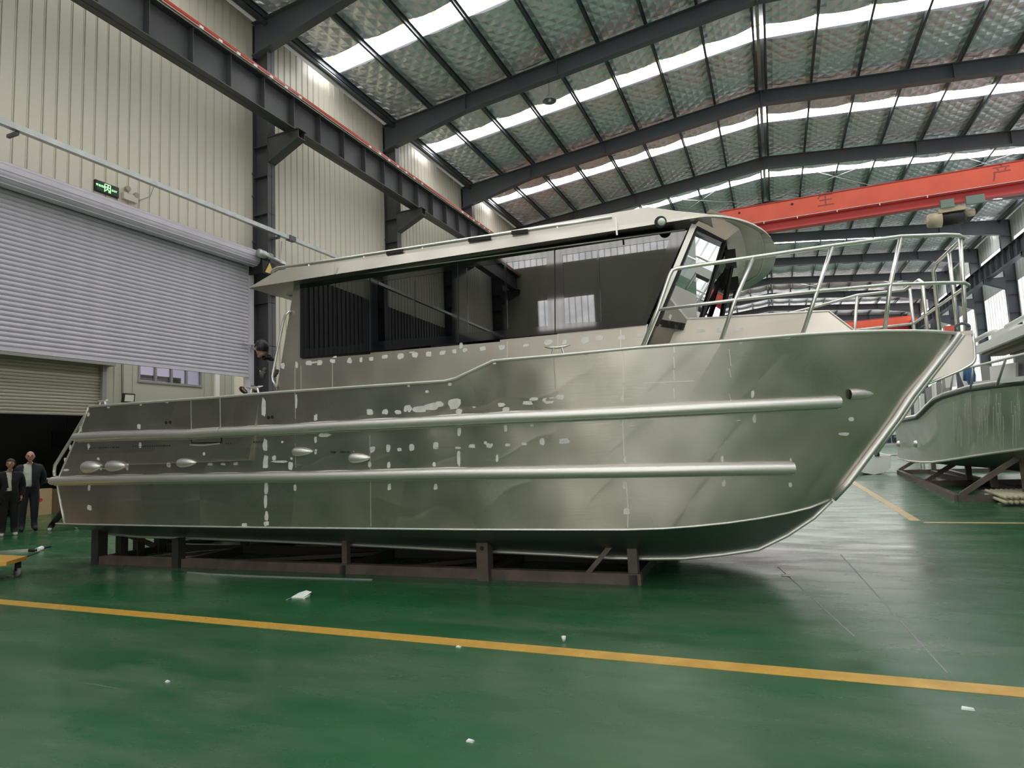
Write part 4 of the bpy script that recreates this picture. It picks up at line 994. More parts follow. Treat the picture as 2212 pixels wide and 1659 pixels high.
for it in "1426 722 17 8;1475 716 14 5;1514 715 17 9;1556 713 18 11;1596 712 19 9".split(';'):
    x, y, w, h = map(float, it.split()); c = bl(x, y, v=vt); k = (bl(x + 1, y, v=vt) - c).length
    blob(c, V((0, -1, 0)), V((1, 0, 0)), V((0, 0, 1)), w * k / 2, h * k / 2, .003).build('ground_patch', M['patch'], boat)
for x, a, b in ((650, 790, 845), (637, 790, 845), (718, 785, 840), (1096, 738, 775), (1205, 716, 760), (1341, 712, 752)):
    MB().bar(C(x, a, -.002), C(x, b, -.002), .008, .003, (0, -1, 0)).build('weld_seam', M['weld'], boat)
# bow rails
def vr(u): return vg(u) + .10
RT = solve([(1461, 580), (1500, 574), (1626, 556), (1797, 531), (1945, 511)], vr) + [bl(2040, 507.5, v=-1.22), bl(2070, 508.5, v=-1.18), bl(2081, 514, v=-1.12)]
leg = solve([(1387, 751), (1421, 669), (1446, 596)], vr)
leg2 = solve([(1452, 584)], vr)
br_ = MB().tube(leg + leg2 + RT, .021, 8).build('bow_rail', M['tube'], boat, True)
RM = solve([(1421, 669), (1588, 648), (1765, 629), (1923, 615)], vr) + [bl(2040, 611, v=-1.22), bl(2084, 611, v=-1.16), bl(2092, 616, v=-1.1)]
MB().tube(RM, .018, 8).build('mid_rail', M['tube'], br_, True)
for q in (((1627, 556), (1588, 648), (1557, 738)), ((1798, 531), (1765, 629), (1733, 724)), ((1946, 511), (1923, 615), (1911, 716))):
    P = solve(q, vr); MB().tube(P, .019, 8).build('rail_post', M['tube'], br_, True)
MB().tube([bl(2074, 515, v=-1.14), bl(2081, 612, v=-1.14), bl(2086, 719, v=-1.14)], .019, 8).build('rail_post', M['tube'], br_, True)
MB().tube([bl(2058, 508, v=-1.2), bl(2052, 612, v=-1.2)], .001, 4)
# far bow rail, mirrored heights
zt_, zm_ = RT[-1].z, RM[-1].z
ft = [V((RT[-1].x, -1.1, zt_)), V((RT[-1].x, -.15, zt_)), V((RT[-1].x - .01, -.02, zt_ - .06)), V((RT[-1].x - .01, 0, 2.42))]
MB().tube(ft, .021, 8).build('bow_rail', M['tube'], boat, True)
MB().tube([V((RT[-1].x, -.62, zt_)), V((RT[-1].x, -.62, 2.42))], .019, 8).build('rail_post', M['tube'], br_, True)
fr_ = MB().tube([V((RT[-1].x, .55, 2.42)), V((RT[-1].x, .55, zt_ - .06)), V((RT[-1].x, .7, zt_)), V((RT[-1].x - .05, 1.25, zt_))] + [V((p.x, -p.y, p.z)) for p in RT[::-1][3:]] + [V((p.x, -p.y, p.z)) for p in leg[::-1]], .021, 8).build('bow_rail', M['tube'], boat, True)
MB().tube([V((RM[-1].x, -1.1, zm_)), V((RM[-1].x, 1.2, zm_))] + [V((p.x, -p.y, p.z)) for p in RM[::-1][3:]], .018, 8).build('mid_rail', M['tube'], fr_, True)
for p in RT[2:5]:
    q = interp(SHEER, p.x); MB().tube([V((p.x, -p.y, p.z)), V((p.x - .15, -q.y - .1, q.z))], .019, 8).build('rail_post', M['tube'], fr_, True)
for v in (1.2,): MB().tube([V((RT[-1].x, v, zt_)), V((RT[-1].x, v, 2.42))], .019, 8).build('rail_post', M['tube'], fr_, True)
sk = thing('bow_shackle', 'dark ring shackle with a red tag lying on the bow deck', 'shackle')
p = at(2079, 713, Y=7.3)
MB().tube([p + V((.06 * math.cos(a), 0, .045 * math.sin(a) + .02)) for a in [i * PI / 6 for i in range(13)]], .014, 6).build('ring', M['steel'], sk, True)
MB().box(p.x - .15, p.x - .07, p.y - .03, p.y + .03, p.z - .03, p.z + .05).build('tag', M['crane'], sk)

# ================================================================ CRADLE UNDER THE CATAMARAN
cr = thing('boat_cradle', 'long brown steel cradle carrying the large catamaran', 'cradle')
A0, A1 = V((-9.57, 6.53, 0)), V((-1.41, 6.73, 0)); AD = (A1 - A0).normalized(); AN = V((-AD.y, AD.x, 0))
BH = .115
def beam(a, b, nm='base_beam', w=.10, h=BH, m='rust'):
    return MB().bar(a + V((0, 0, h / 2)), b + V((0, 0, h / 2)), w, h).build(nm, M[m], cr)
off = AN * .05
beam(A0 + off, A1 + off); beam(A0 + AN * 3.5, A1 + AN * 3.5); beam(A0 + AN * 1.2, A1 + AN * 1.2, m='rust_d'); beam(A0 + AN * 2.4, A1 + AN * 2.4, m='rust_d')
def along(px, py): return at(px, py, Z=0)
ends = [A0.x + .06, along(391, 1224).x, along(745, 1238).x, along(1047, 1253).x, A1.x - .08]
for x in ends:
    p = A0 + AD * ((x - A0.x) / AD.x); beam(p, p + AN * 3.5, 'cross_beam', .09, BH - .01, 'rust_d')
def post(p, z, w=.085, nm='post', m='rust'): return MB().box(p.x - w / 2, p.x + w / 2, p.y - w / 2, p.y + w / 2, .0, z).build(nm, M[m], cr)
def on_beam(x, d=.05): return A0 + AD * ((x - A0.x) / AD.x) + AN * d
pz = .58
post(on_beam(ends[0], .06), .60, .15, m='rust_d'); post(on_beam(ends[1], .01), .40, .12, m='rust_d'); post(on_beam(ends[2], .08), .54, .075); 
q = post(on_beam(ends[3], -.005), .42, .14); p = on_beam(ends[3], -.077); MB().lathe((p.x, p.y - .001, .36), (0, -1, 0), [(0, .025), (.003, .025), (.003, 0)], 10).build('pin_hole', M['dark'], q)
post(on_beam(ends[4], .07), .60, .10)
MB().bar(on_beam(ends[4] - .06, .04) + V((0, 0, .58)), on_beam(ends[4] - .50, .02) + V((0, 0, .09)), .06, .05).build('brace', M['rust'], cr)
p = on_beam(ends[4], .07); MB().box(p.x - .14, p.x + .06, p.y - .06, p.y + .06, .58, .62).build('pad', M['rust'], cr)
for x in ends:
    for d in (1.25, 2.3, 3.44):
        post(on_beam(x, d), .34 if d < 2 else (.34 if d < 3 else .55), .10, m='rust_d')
x = ends[0]
for (px_, py_) in ((263, 1190), (300, 1184), (345, 1177)):
    q = at(px_, py_, X=x); post(V((x, q.y, 0)), .44, .12, m='rust_d')
MB().bar(on_beam(x + .05, .12) + V((0, 0, .54)), on_beam(x + .05, .95) + V((0, 0, .12)), .06, .07).build('brace', M['rust'], cr)
for x0, x1 in ((ends[0], ends[1]), (ends[1], ends[2]), (ends[2], ends[3])):
    MB().bar(on_beam(x0 + .6, .1) + V((0, 0, .06)), on_beam(x1, 1.2) + V((0, 0, .06)), .05, .05).build('brace', M['rust_d'], cr)

# ================================================================ THINGS ON THE FLOOR
def put(px, py): return at(px, py, Z=0)
st = thing('metal_strip', 'long thin pale metal strip lying on the floor before the cradle', 'metal strip')
P = [put(*q) + V((0, 0, .006)) for q in ((406, 1237), (450, 1241), (560, 1246), (700, 1250), (805, 1253))]
mb = MB(); 
for a, b in zip(P, P[1:]): mb.bar(a, b, .035, .012)
mb.build('strip', M['galv'], st)
pa = thing('crumpled_paper', 'crumpled white paper packet lying on the green floor', 'paper')
q = put(648, 1292); a = V((.98, .2, 0)); bdir = V((-.2, .98, 0))
def lq(i, j, z): return q + a * i + bdir * j + V((0, 0, z))
MB().hexa([lq(-.07, -.04, 0), lq(.07, -.045, 0), lq(.085, .05, .0), (lq(-.05, .06, 0)), lq(-.075, -.05, .018), lq(.06, -.05, .012), lq(.10, .04, .03), lq(-.04, .07, .024)]).build('packet', M['paper'], pa)
MB().add([lq(-.075, -.05, .019), lq(.06, -.05, .013), lq(.11, .05, .052), lq(.03, .08, .062), lq(-.05, .07, .04)], [(0, 1, 2, 3, 4)]).build('flap', M['paper'], pa)
MB().bar(lq(-.08, -.05, .012), lq(-.10, -.10, .003), .012, .006).build('string', M['grey'], pa)
cu = thing('paper_cup', 'tiny white cup standing beside the yellow floor line', 'cup')
q = put(1218, 1385); MB().lathe(q, (0, 0, 1), [(0, 0), (0, .012), (.034, .017), (.034, .015), (.004, .011), (.004, 0)], 14).build('cup', M['white'], cu, True); MB().lathe(q + V((0, 0, .033)), (0, 0, 1), [(0, .0165), (.003, .018), (.004, .016)], 14).build('rim', M['white'], cu)
for i, (x, y, s, lab) in enumerate(((362, 1473, .016, 'white scrap on the green floor left of the pale smear'), (991, 1398, .02, 'small white scrap just in front of the yellow line near the middle'), (1016, 1602, .02, 'white scrap near the bottom middle edge of the picture'), (2090, 1532, .03, 'white scrap near the right end of the yellow line'), (1697, 1243, .05, 'pale scrap on the floor near the bow foot'))):
    q = put(x, y); o = MB().hexa([(q.x - s, q.y - s * .5, 0), (q.x + s, q.y - s * .6, 0), (q.x + s, q.y + s * .5, 0), (q.x - s * .8, q.y + s * .6, 0), (q.x - s, q.y - s * .4, .006), (q.x + s * .9, q.y - s * .5, .012), (q.x + s, q.y + s * .4, .006), (q.x - s * .7, q.y + s * .5, .01)]).build('paper_scrap', M['paper'])
    tag(o, lab, 'paper scrap', 'paper scraps on the floor')
tk = thing('trolley', 'yellow flat trolley corner with a caster wheel at the left edge', 'trolley')
q = put(4, 1262); q.x -= .36
MB().prism([(q.x + .26, q.y + .10, .21), (q.x + .02, q.y - .12, .21), (q.x - 1.1, q.y - .12, .21), (q.x - 1.1, q.y + .5, .21), (q.x + .0, q.y + .5, .21)], (0, 0, .05)).build('deck', M['trolley'], tk)
for cx_, cy_ in ((q.x - .02, q.y + .02), (q.x - .95, q.y + .02), (q.x - .95, q.y + .4), (q.x - .02, q.y + .4)):
    w = MB().tube([(cx_, cy_ - .02, .06), (cx_, cy_ + .02, .06)], .06, 14).build('caster_wheel', M['grey'], tk, True); MB().box(cx_ - .02, cx_ + .02, cy_ - .03, cy_ + .03, .08, .21).build('caster_fork', M['rubber'], w)
MB().tube([(q.x - 1.08, q.y - .1, .24), (q.x - 1.25, q.y - .1, 1.0), (q.x - 1.25, q.y + .5, 1.0), (q.x - 1.08, q.y + .5, .24)], .018, 8).build('handle', M['trolley'], tk)
hs = thing('angle_bar', 'pale steel bar with a black grip end lying on the floor at left', 'bar')
a, c = put(-60, 1200) + V((0, 0, .02)), put(62, 1191) + V((0, 0, .02)); MB().bar(a, c, .06, .04).build('bar', M['galv'], hs)
MB().tube([c, put(80, 1192) + V((0, 0, .03))], .025, 8).build('neck', M['rubber'], hs); MB().tube([put(80, 1192) + V((0, 0, .03)), put(90, 1189) + V((0, 0, .04))], .04, 8).build('collar', M['white'], hs); MB().tube([put(90, 1189) + V((0, 0, .04)), put(109, 1186) + V((0, 0, .05))], .025, 8).build('grip', M['rubber'], hs)
hb = thing('power_cable', 'thin black cable lying on the floor in front of the pale bar', 'cable')
MB().tube([put(-40, 1214) + V((0, 0, .012)), put(10, 1209) + V((0, 0, .012)), put(58, 1203) + V((0, 0, .012)), put(85, 1193) + V((0, 0, .012))], .011, 6).build('cable', M['rubber'], hb)

# ================================================================ SECOND BOAT AT THE RIGHT
B2C = 5.25
def xs(Y): return 3.42 if Y > 19 else 3.42 + 1.83 * min(1.0, (19 - Y) / 8.2) ** 2.3
def xc(Y): return 3.62 if Y > 20 else 3.62 + 1.6 * min(1.0, (20 - Y) / 8.6) ** 2.0
def solveX(pts, fn):
    out = []
    for x, y in pts:
        X = 3.5
        for _ in range(40):
            p = at(x, y, X=X); X = .6 * X + .4 * fn(p.y)
        out.append(at(x, y, X=X))
    return out
b2 = thing('second_boat', 'grey aluminium boat with drip stained side standing at the right edge', 'boat')
SH2 = solveX([(1933, 913), (1960, 907), (1981, 903), (1992, 893), (2003, 881), (2018, 867), (2040, 857), (2094, 842), (2150, 834), (2212, 827)], xs)
CH2 = solveX([(1940, 990), (1965, 996), (1990, 998.5), (2015, 998.5), (2050, 994), (2100, 986), (2160, 977), (2212, 970)], xc)
SH2 += [V((4.55, 12.4, SH2[-1].z + .05)), V((5.15, 10.9, SH2[-1].z + .10))]; CH2 += [V((4.75, 12.8, CH2[-1].z + .08)), V((5.15, 11.5, CH2[-1].z + .35))]
def rs(P, t):
    L = [0]
    for a, b in zip(P, P[1:]): L.append(L[-1] + (b - a).length)
    d = t * L[-1]
    for i in range(len(P) - 1):
        if d <= L[i + 1] + 1e-9: return P[i].lerp(P[i + 1], (d - L[i]) / max(1e-9, L[i + 1] - L[i]))
    return P[-1].copy()
def rsY(P, Y):
    for a, b in zip(P, P[1:]):
        if b.y <= Y: return a.lerp(b, max(0, (a.y - Y) / max(1e-9, a.y - b.y)))
    return P[-1].copy()
cutsb = [0, .45, .75, 1.0]
ys0, ys1, yc0, yc1 = SH2[0].y, SH2[-1].y, CH2[0].y, CH2[-1].y
def s2(t, s, sg=1):
    a, b = rsY(SH2, ys0 + (ys1 - ys0) * t), rsY(CH2, yc0 + (yc1 - yc0) * t); p = b.lerp(a, s)
    if sg < 0: p.x = 2 * B2C - p.x
    return p
drip = M['b2']
for i in range(3):
    g = [[s2(cutsb[i] + (cutsb[i + 1] - cutsb[i]) * a / 12, b / 5) for a in range(13)] for b in range(6)]
    MB().grid(g[::-1]).build('hull_plate', M['b2'], b2, True)
g = [[s2(a / 24, b / 5, -1) for a in range(25)] for b in range(6)]; MB().grid(g).build('hull_plate', M['b2'], b2, True)
KL2 = [V((B2C, ys0 - .1, .45)), V((B2C, 17, .40)), V((B2C, 13, .55)), V((B2C, 11.4, 1.2))]
def bot2(t, sg):
    p = rsY(CH2, yc0 + (yc1 - yc0) * t)
    if sg < 0: p.x = 2 * B2C - p.x
    return [p, p.lerp(rsY(KL2, p.y), .35) + V((0, 0, -.03)), rsY(KL2, p.y)]
for sg in (1, -1): MB().grid([bot2(i / 24, sg) for i in range(25)]).build('bottom_plate', M['keelm'], b2, True)
MB().add([SH2[0], CH2[0], KL2[0], V((2 * B2C - CH2[0].x, CH2[0].y, CH2[0].z)), V((2 * B2C - SH2[0].x, SH2[0].y, SH2[0].z))], [(0, 1, 2, 3, 4)]).build('transom', M['b2'], b2)
for sg in (1, -1):
    P = [V((p.x if sg > 0 else 2 * B2C - p.x, p.y, p.z)) for p in SH2]
    MB().tube([p + V((-.02 * sg, 0, 0)) for p in P], .045, 8).build('gunwale_rubber', mat('dark rubber gunwale', (.07, .075, .075), .5), b2, True); MB().tube([p + V((0, 0, .06)) for p in P], .04, 8).build('gunwale_cap', M['tube'], b2, True)
MB().tube([p + V((-.01, 0, 0)) for p in CH2], .03, 6).build('chine_bead', M['tube'], b2, True)
MB().grid([[V((rsY(SH2, y).x + .02, y, rsY(SH2, y).z - .12)), V((2 * B2C - rsY(SH2, y).x - .02, y, rsY(SH2, y).z - .12))] for y in [ys0 + (ys1 - ys0) * i / 20 for i in range(21)]]).build('deck', M['b2'], b2)
for px_, py_ in ((1943, 959), (1980, 959)):
    q = at(px_, py_, X=3.45); MB().lathe((q.x, q.y, q.z), (-1, 0, 0), [(0, .1), (.05, .085), (.08, .05), (.09, 0)], 12).build('skin_scoop', M['tube'], b2, True)
# pale drip marks of filler down the side
mb = MB()
for i in range(44):
    px_ = RN.uniform(2030, 2210); y0 = 842 + (2094 - px_) * .13 + RN.uniform(4, 70); y1 = min(y0 + RN.uniform(15, 90), 985 - (px_ - 2100) * .16)
    def q(x, y):
        X = 3.5
        for _ in range(30):
            p = at(x, y, X=X); f = min(1, max(0, (p.z - .8) / 1.2)); X = .6 * X + .4 * (xs(p.y) * f + xc(p.y) * (1 - f) - .006)
        return at(x, y, X=X)
    a, c = q(px_, y0), q(px_ + RN.uniform(-2, 3), y1); w = RN.uniform(.012, .04)
    mb.bar(a, a.lerp(c, .5) + V((0, RN.uniform(-.02, .02), 0)), w, .004, (-1, 0, 0)); mb.bar(a.lerp(c, .5), c, w * .7, .004, (-1, 0, 0))
mb.build('drip_marks', mat('pale filler drip', (.62, .63, .58), .7), b2, kind='stuff')
# superstructure
X4 = 3.9
def Q(x, y, X=X4): return at(x, y, X=X)
a, c = Q(2104, 752), Q(2330, 722)
MB().box(X4, 6.6, c.y, a.y, a.z - .13, a.z + .03).build('hardtop', M['white'], b2); MB().box(X4 + .1, 6.5, c.y, a.y - .1, a.z - .17, a.z - .13).build('hardtop_lining', M['plank'], b2)
mb = MB(); 
for i in range(7): mb.box(X4 + .2 + .33 * i, X4 + .45 + .33 * i, c.y, a.y - .2, a.z - .22, a.z - .17)
mb.build('roof_planks', M['plank'], b2)
def sq(mb, pts, th=.05, X=X4): mb.prism([Q(*p, X) for p in pts], (th, 0, 0))
mb = MB(); sq(mb, [(2088, 838), (2212, 822), (2212, 812), (2092, 826)]); mb.build('coaming', M['white'], b2)
mb = MB(); sq(mb, [(2070, 802), (2079, 798), (2094, 836), (2085, 840)]); mb.build('slanted_pillar', M['white'], b2)
mb = MB(); sq(mb, [(2137, 792), (2194, 783), (2194, 818), (2139, 821)], .04, 4.4); mb.build('window_panel', M['white'], b2)
mb = MB(); sq(mb, [(2120, 790), (2136, 788), (2138, 822), (2121, 824)], .04, 4.4); mb.build('cabin_post', M['grey'], b2)
mb = MB(); sq(mb, [(2196, 770), (2212, 765), (2212, 815), (2198, 818)], .04, 4.5); mb.build('cabin_post', M['grey'], b2)
for pts in ([(1952, 874), (1964, 872), (1965, 902), (1953, 904)], [(1974, 862), (1983, 858), (1984, 900), (1975, 901)], [(1987, 852), (1993, 850), (1994, 884), (1988, 890)], [(2012, 830), (2018, 828), (2020, 862), (2014, 866)], [(2040, 815), (2060, 808), (2061, 835), (2043, 838)]):
    mb = MB(); sq(mb, pts, .05, 4.6); mb.build('cockpit_panel', M['white'], b2)
mb = MB(); sq(mb, [(1998, 840), (2045, 815), (2055, 846), (2002, 872)], .03, 4.9); mb.build('cabin_side', M['grey'], b2)
R2 = [Q(2099, 793, 3.6), Q(2140, 783, 3.6), Q(2212, 765, 3.6), Q(2300, 742, 3.7)]
rr_ = MB().tube(R2, .024, 8).build('side_rail', M['white'], b2, True)
for p0, p1 in (((2103, 793), (2096, 842)), ((2172, 776), (2153, 834)), ((2058, 806), (2053, 852)), ((2036, 818), (2032, 858)), ((2238, 760), (2222, 824))):
    MB().tube([Q(*p0, 3.6), Q(*p1, 3.55)], .02, 8).build('rail_post', M['galv'], rr_, True)
MB().tube([Q(2034, 818, 3.6), Q(2058, 806, 3.6), Q(2099, 793, 3.6)], .02, 8).build('side_rail', M['galv'], b2, True)
cn = MB(); p0, p1 = Q(2148, 736, 4.6), Q(2172, 706, 4.6)
MB().box(4.6, 5.4, min(p0.y, p1.y) - .2, max(p0.y, p1.y) + .2, a.z + .03, p1.z).build('flybridge_console', M['white'], b2)
MB().tube([Q(2106, 736, 4.2), Q(2132, 722, 4.2), Q(2150, 716, 4.2)], .05, 8).build('hardtop_strut', M['white'], b2, True); MB().tube([Q(2175, 706, 4.2), Q(2212, 686, 4.2), Q(2260, 660, 4.2)], .05, 8).build('hardtop_strut', M['white'], b2, True)
p0 = Q(2186, 724, 4.4); MB().box(4.3, 5.2, p0.y - .45, p0.y + .45, p0.z - .03, p0.z + .02).build('bridge_table', M['white'], b2); MB().tube([p0 + V((.3, 0, 0)), p0 + V((.3, 0, -.45))], .05, 8).build('table_leg', M['white'], b2)
bj = thing('blue_jacket', 'blue jacket hanging on the rail of the grey boat', 'jacket')
q0 = Q(2097, 812, 3.9)
MB().ball((q0.x, q0.y, q0.z), (.08, .16, .26), 12).build('jacket_body', M['blue'], bj, True); MB().tube([q0 + V((-.03, .12, .16)), q0 + V((-.05, .2, -.08))], [.07, .05], 8).build('sleeve', M['blue'], bj, True)
# cradle of the second boat
c2 = thing('boat_cradle', 'brown steel cradle with diagonal braces under the grey boat at right', 'cradle')
def bm2(a, b, nm='base_beam', w=.12, h=.13): return MB().bar(V(a) + V((0, 0, h / 2)), V(b) + V((0, 0, h / 2)), w, h).build(nm, M['rust'], c2)
f0, f1, f2 = V((3.30, 15.5, 0)), V((3.76, 25.2, 0)), V((7.6, 15.3, 0)); f3 = V((7.9, 25.2, 0))
bm2(f0, f1); bm2(f0, f2); bm2(f1, f3); bm2(f2, f3); bm2(f0.lerp(f2, .33), f1.lerp(f3, .33)); md = f0.lerp(f1, .44); bm2(md, md + V((4.1, 0, 0)), 'cross_beam'); 
bm2(f0 + V((1.3, 4.0, 0)), f0 + V((1.3, 9.0, 0)))
MB().bar(f0 + V((.08, .05, .13)), V((4.35, 15.4, .86)), .10, .10).build('brace', M['rust'], c2)
for x, z in ((4.42, .84), (5.0, .55), (5.9, .7)): MB().box(x - .06, x + .06, 15.30, 15.42, .1, z).build('post', M['rust'], c2)
MB().bar((4.5, 15.4, .82), (5.0, 15.4, .2), .1, .1).build('brace', M['rust'], c2)
MB().bar(md + V((.05, 0, .13)), md + V((.95, .05, .70)), .1, .1).build('brace', M['rust'], c2); MB().bar(f1 + V((0, -.1, .13)), f1 + V((.95, -.1, .72)), .1, .1).build('brace', M['rust'], c2)
for p in (md + V((1.0, 0, 0)), f1 + V((1.0, -.1, 0)), f0 + V((1.2, 2.2, 0))): MB().box(p.x - .06, p.x + .06, p.y - .06, p.y + .06, .1, .66).build('post', M['rust'], c2)
# dinghy and rack beyond the bow
dg_ = thing('dinghy', 'small white dinghy on the floor behind the catamaran bow', 'dinghy')
q = put(1888, 1025)
sec = [(-.62, .62), (-.58, .22), (-.30, .06), (0, 0), (.30, .06), (.52, .22), (.56, .62)]
rows = [[V((q.x + sx_ * k, q.y + dy, sz * (1 if k > .5 else .9) + lift)) for sx_, sz in sec] for dy, k, lift in ((0, 1, 0), (1.2, 1.0, 0), (2.0, .8, .05), (2.6, .25, .2))]
MB().grid(rows).build('hull', M['white'], dg_); MB().add(rows[0], [(0, 1, 2, 3, 4, 5, 6)]).build('transom', M['white'], dg_)
MB().tube([r[0] for r in rows] + [r[-1] for r in rows[::-1]], .03, 6).build('gunwale', M['white'], dg_); MB().box(q.x - .55, q.x + .5, q.y + .3, q.y + .8, .55, .6).build('thwart', M['cream'], dg_)
ob = thing('outboard_motor', 'small grey and black outboard motor on the white dinghy', 'motor')
MB().ball((q.x + .15, q.y + .05, .92), (.17, .2, .2), 12).build('cowling', M['galv'], ob, True); MB().box(q.x + .08, q.x + .22, q.y - .05, q.y + .1, .62, .8).build('bracket', M['rubber'], ob); MB().bar((q.x + .15, q.y + .1, .85), (q.x - .2, q.y + .6, .8), .04, .04).build('tiller', M['rubber'], ob)
rk = thing('parts_rack', 'steel rack with dark blue bins behind the white dinghy', 'rack')
rx, ry = q.x + .1, q.y + 3.2
for z in (.5, .95, 1.45, 1.9): MB().box(rx, rx + 2.0, ry, ry + .6, z, z + .05).build('shelf_board', M['galv'], rk)
for x in (rx, rx + 1.95):
    for y in (ry, ry + .55): MB().box(x, x + .05, y, y + .05, 0, 2.0).build('upright', M['galv'], rk)
navyb = mat('dark blue plastic', (.012, .025, .07), .4)
for i, z in enumerate((.55, 1.0, 1.0, .55)):
    o = MB().box(rx + .1 + .48 * i, rx + .5 + .48 * i, ry + .03, ry + .5, z, z + .3).build('storage_bin', navyb); MB().box(rx + .12 + .48 * i, rx + .48 + .48 * i, ry + .02, ry + .03, z + .2, z + .26).build('lip', M['grey'], o)
    tag(o, ('dark blue bin low on the rack, nearest the catamaran bow', 'dark blue bin on the upper rack shelf, second from the catamaran bow', 'dark blue bin on the upper rack shelf, third from the catamaran bow', 'dark blue bin low on the rack, nearest the grey boat')[i], 'bin', 'blue bins on the steel rack')
tb = thing('tube_bundle', 'bundle of pale tubes seen end on before the right boat cradle', 'tubes')
q = put(2167, 1094)
for j in range(2):
    for i in range(9):
        cx_ = q.x + .05 + .085 * i; cz = .075 + .088 * j
        MB().tube([(cx_ + .012 * j, q.y, cz), (cx_ + .012 * j + .1, q.y + 1.6, cz)], .037, 8).build('tube', mat('pale cut tube', (.56, .53, .36), .5) if (i, j) == (0, 0) else bpy.data.materials['pale cut tube'], tb, True)
for y in (.25, 1.2): MB().box(q.x, q.x + .9, q.y + y, q.y + y + .06, 0, .037).build('batten', M['plank'], tb)

# ================================================================ PEOPLE
def person(name, label, loc, rz, h, J=None, head=(0, 0), clothes=(), hairf=None, voxel=.0095, skin='skin', shoe='shoeb', belly=0.0, shoef=None):
    J = J or {}; root = thing(name, label, 'person', loc, rz)
    P, Rr, E, ix = [], [], [], {}
    def v(k, p, r, parent=None):
        ix[k] = len(P); P.append(V(J.get(k, p)) * h); Rr.append(r * h)
        if parent: E.append((ix[parent], ix[k]))
    v('pelvis', (0, 0, .535), .080); v('spine', (0, .012 + belly, .625), .074 + belly, 'pelvis'); v('chest', (0, .004, .735), .082, 'spine'); v('neck0', (0, -.008, .825), .042, 'chest'); v('neck1', (0, .004, .885), .036, 'neck0')
    for s, n in ((-1, '_a'), (1, '_b')):
        v('shoulder' + n, (s * .102, -.004, .795), .043, 'chest'); v('elbow' + n, (s * .140, -.022, .63), .029, 'shoulder' + n); v('wrist' + n, (s * .150, .020, .495), .019, 'elbow' + n)
        w = P[ix['wrist' + n]] / h; el = P[ix['elbow' + n]] / h; d = (w - el).normalized()
        side = V((0, 1, 0)) - d * d.y; side = side.normalized() if side.length > .15 else V((0, 0, 1)); nn = d.cross(side)
        pm = w + d * .030; v('palm' + n, pm, .022, 'wrist' + n)
        for fi, (off_, ln) in enumerate(((.021, .040), (.008, .046), (-.006, .043), (-.019, .034))):
            b0 = pm + d * .014 + side * off_; v('f%d0' % fi + n, b0, .0072, 'palm' + n); v('f%d1' % fi + n, b0 + d * ln * .5 + nn * .006 * -s, .0062, 'f%d0' % fi + n); v('f%d2' % fi + n, b0 + d * ln + nn * .020 * -s, .0052, 'f%d1' % fi + n)
        v('t0' + n, pm - d * .006 + side * .024, .0085, 'palm' + n); v('t1' + n, pm + d * .016 + side * .042, .0068, 't0' + n)
        v('hip' + n, (s * .054, 0, .50), .060, 'pelvis'); v('knee' + n, (s * .060, .012, .285), .038, 'hip' + n); v('ankle' + n, (s * .062, -.010, .052), .026, 'knee' + n); v('ball' + n, (s * .072, .060, .022), .024, 'ankle' + n); v('toe' + n, (s * .076, .092, .018), .018, 'ball' + n); v('heel' + n, (s * .062, -.030, .022), .022, 'ankle' + n)
    for s, n in ((-1, '_a'), (1, '_b')):                      # feet follow a moved ankle
        if 'ankle' + n in J:
            an_ = P[ix['ankle' + n]]
            for k, o_ in (('ball', (s * .01, .07, -.03)), ('toe', (s * .014, .102, -.034)), ('heel', (0, -.02, -.03))): P[ix[k + n]] = an_ + V(o_) * h
    me = bpy.data.meshes.new('skeleton'); me.from_pydata([tuple(p) for p in P], E, [])
    o = bpy.data.objects.new('skeleton', me); COL.objects.link(o)
    md_ = o.modifiers.new('skin', 'SKIN'); md_.use_smooth_shade = True; md_.branch_smoothing = .3
    for i, sv in enumerate(me.skin_vertices[0].data): sv.radius = (Rr[i], Rr[i]); sv.use_root = (i == 0)
    ss = o.modifiers.new('sub', 'SUBSURF'); ss.levels = 1; ss.render_levels = 1
    bpy.context.view_layer.update(); dgp = bpy.context.evaluated_depsgraph_get()
    sk_ = bpy.data.meshes.new_from_object(o.evaluated_get(dgp))
    bpy.data.objects.remove(o)
    mb = MB(); mb.add([q.co.copy() for q in sk_.vertices], [tuple(q.vertices) for q in sk_.polygons])
    # head, nose and ears joined to the same surface
    hc = V(J.get('head', (0, .014, .932))) * h; Rh = Matrix.Rotation(head[0], 3, 'Z') @ Matrix.Rotation(head[1], 3, 'X')
    hb_ = MB(); hb_.ball((0, 0, 0), (.047 * h, .057 * h, .068 * h), 20)
    pts = []
    for q in hb_.v:
        q = V(q); z = q.z / (.068 * h)
        if z < 0: q.x *= 1 + .30 * z; q.y = q.y * (1 + .10 * z) + (.010 * h * -z if q.y > 0 else .012 * h * -z)
        pts.append(q)
    mb.add([hc + Rh @ q for q in pts], hb_.f)
    for c, r in (((0, .060, -.006), (.008, .013, .014)), ((0, .053, .012), (.026, .012, .006)), ((-.046, -.004, -.004), (.006, .012, .018)), ((.046, -.004, -.004), (.006, .012, .018)), ((0, .052, -.034), (.016, .009, .006)), ((0, .046, -.056), (.016, .014, .012))):
        e = MB().ball((0, 0, 0), tuple(x * h for x in r), 10); mb.add([hc + Rh @ (V(q) + V(c) * h) for q in e.v], e.f)
    raw = mb.mesh('body_raw', M[skin]); o = bpy.data.objects.new('body_raw', raw); COL.objects.link(o)
    rm = o.modifiers.new('remesh', 'REMESH'); rm.mode = 'VOXEL'; rm.voxel_size = voxel * h / 1.72; rm.use_smooth_shade = True
    sm_ = o.modifiers.new('smooth', 'SMOOTH'); sm_.iterations = 3; sm_.factor = .5
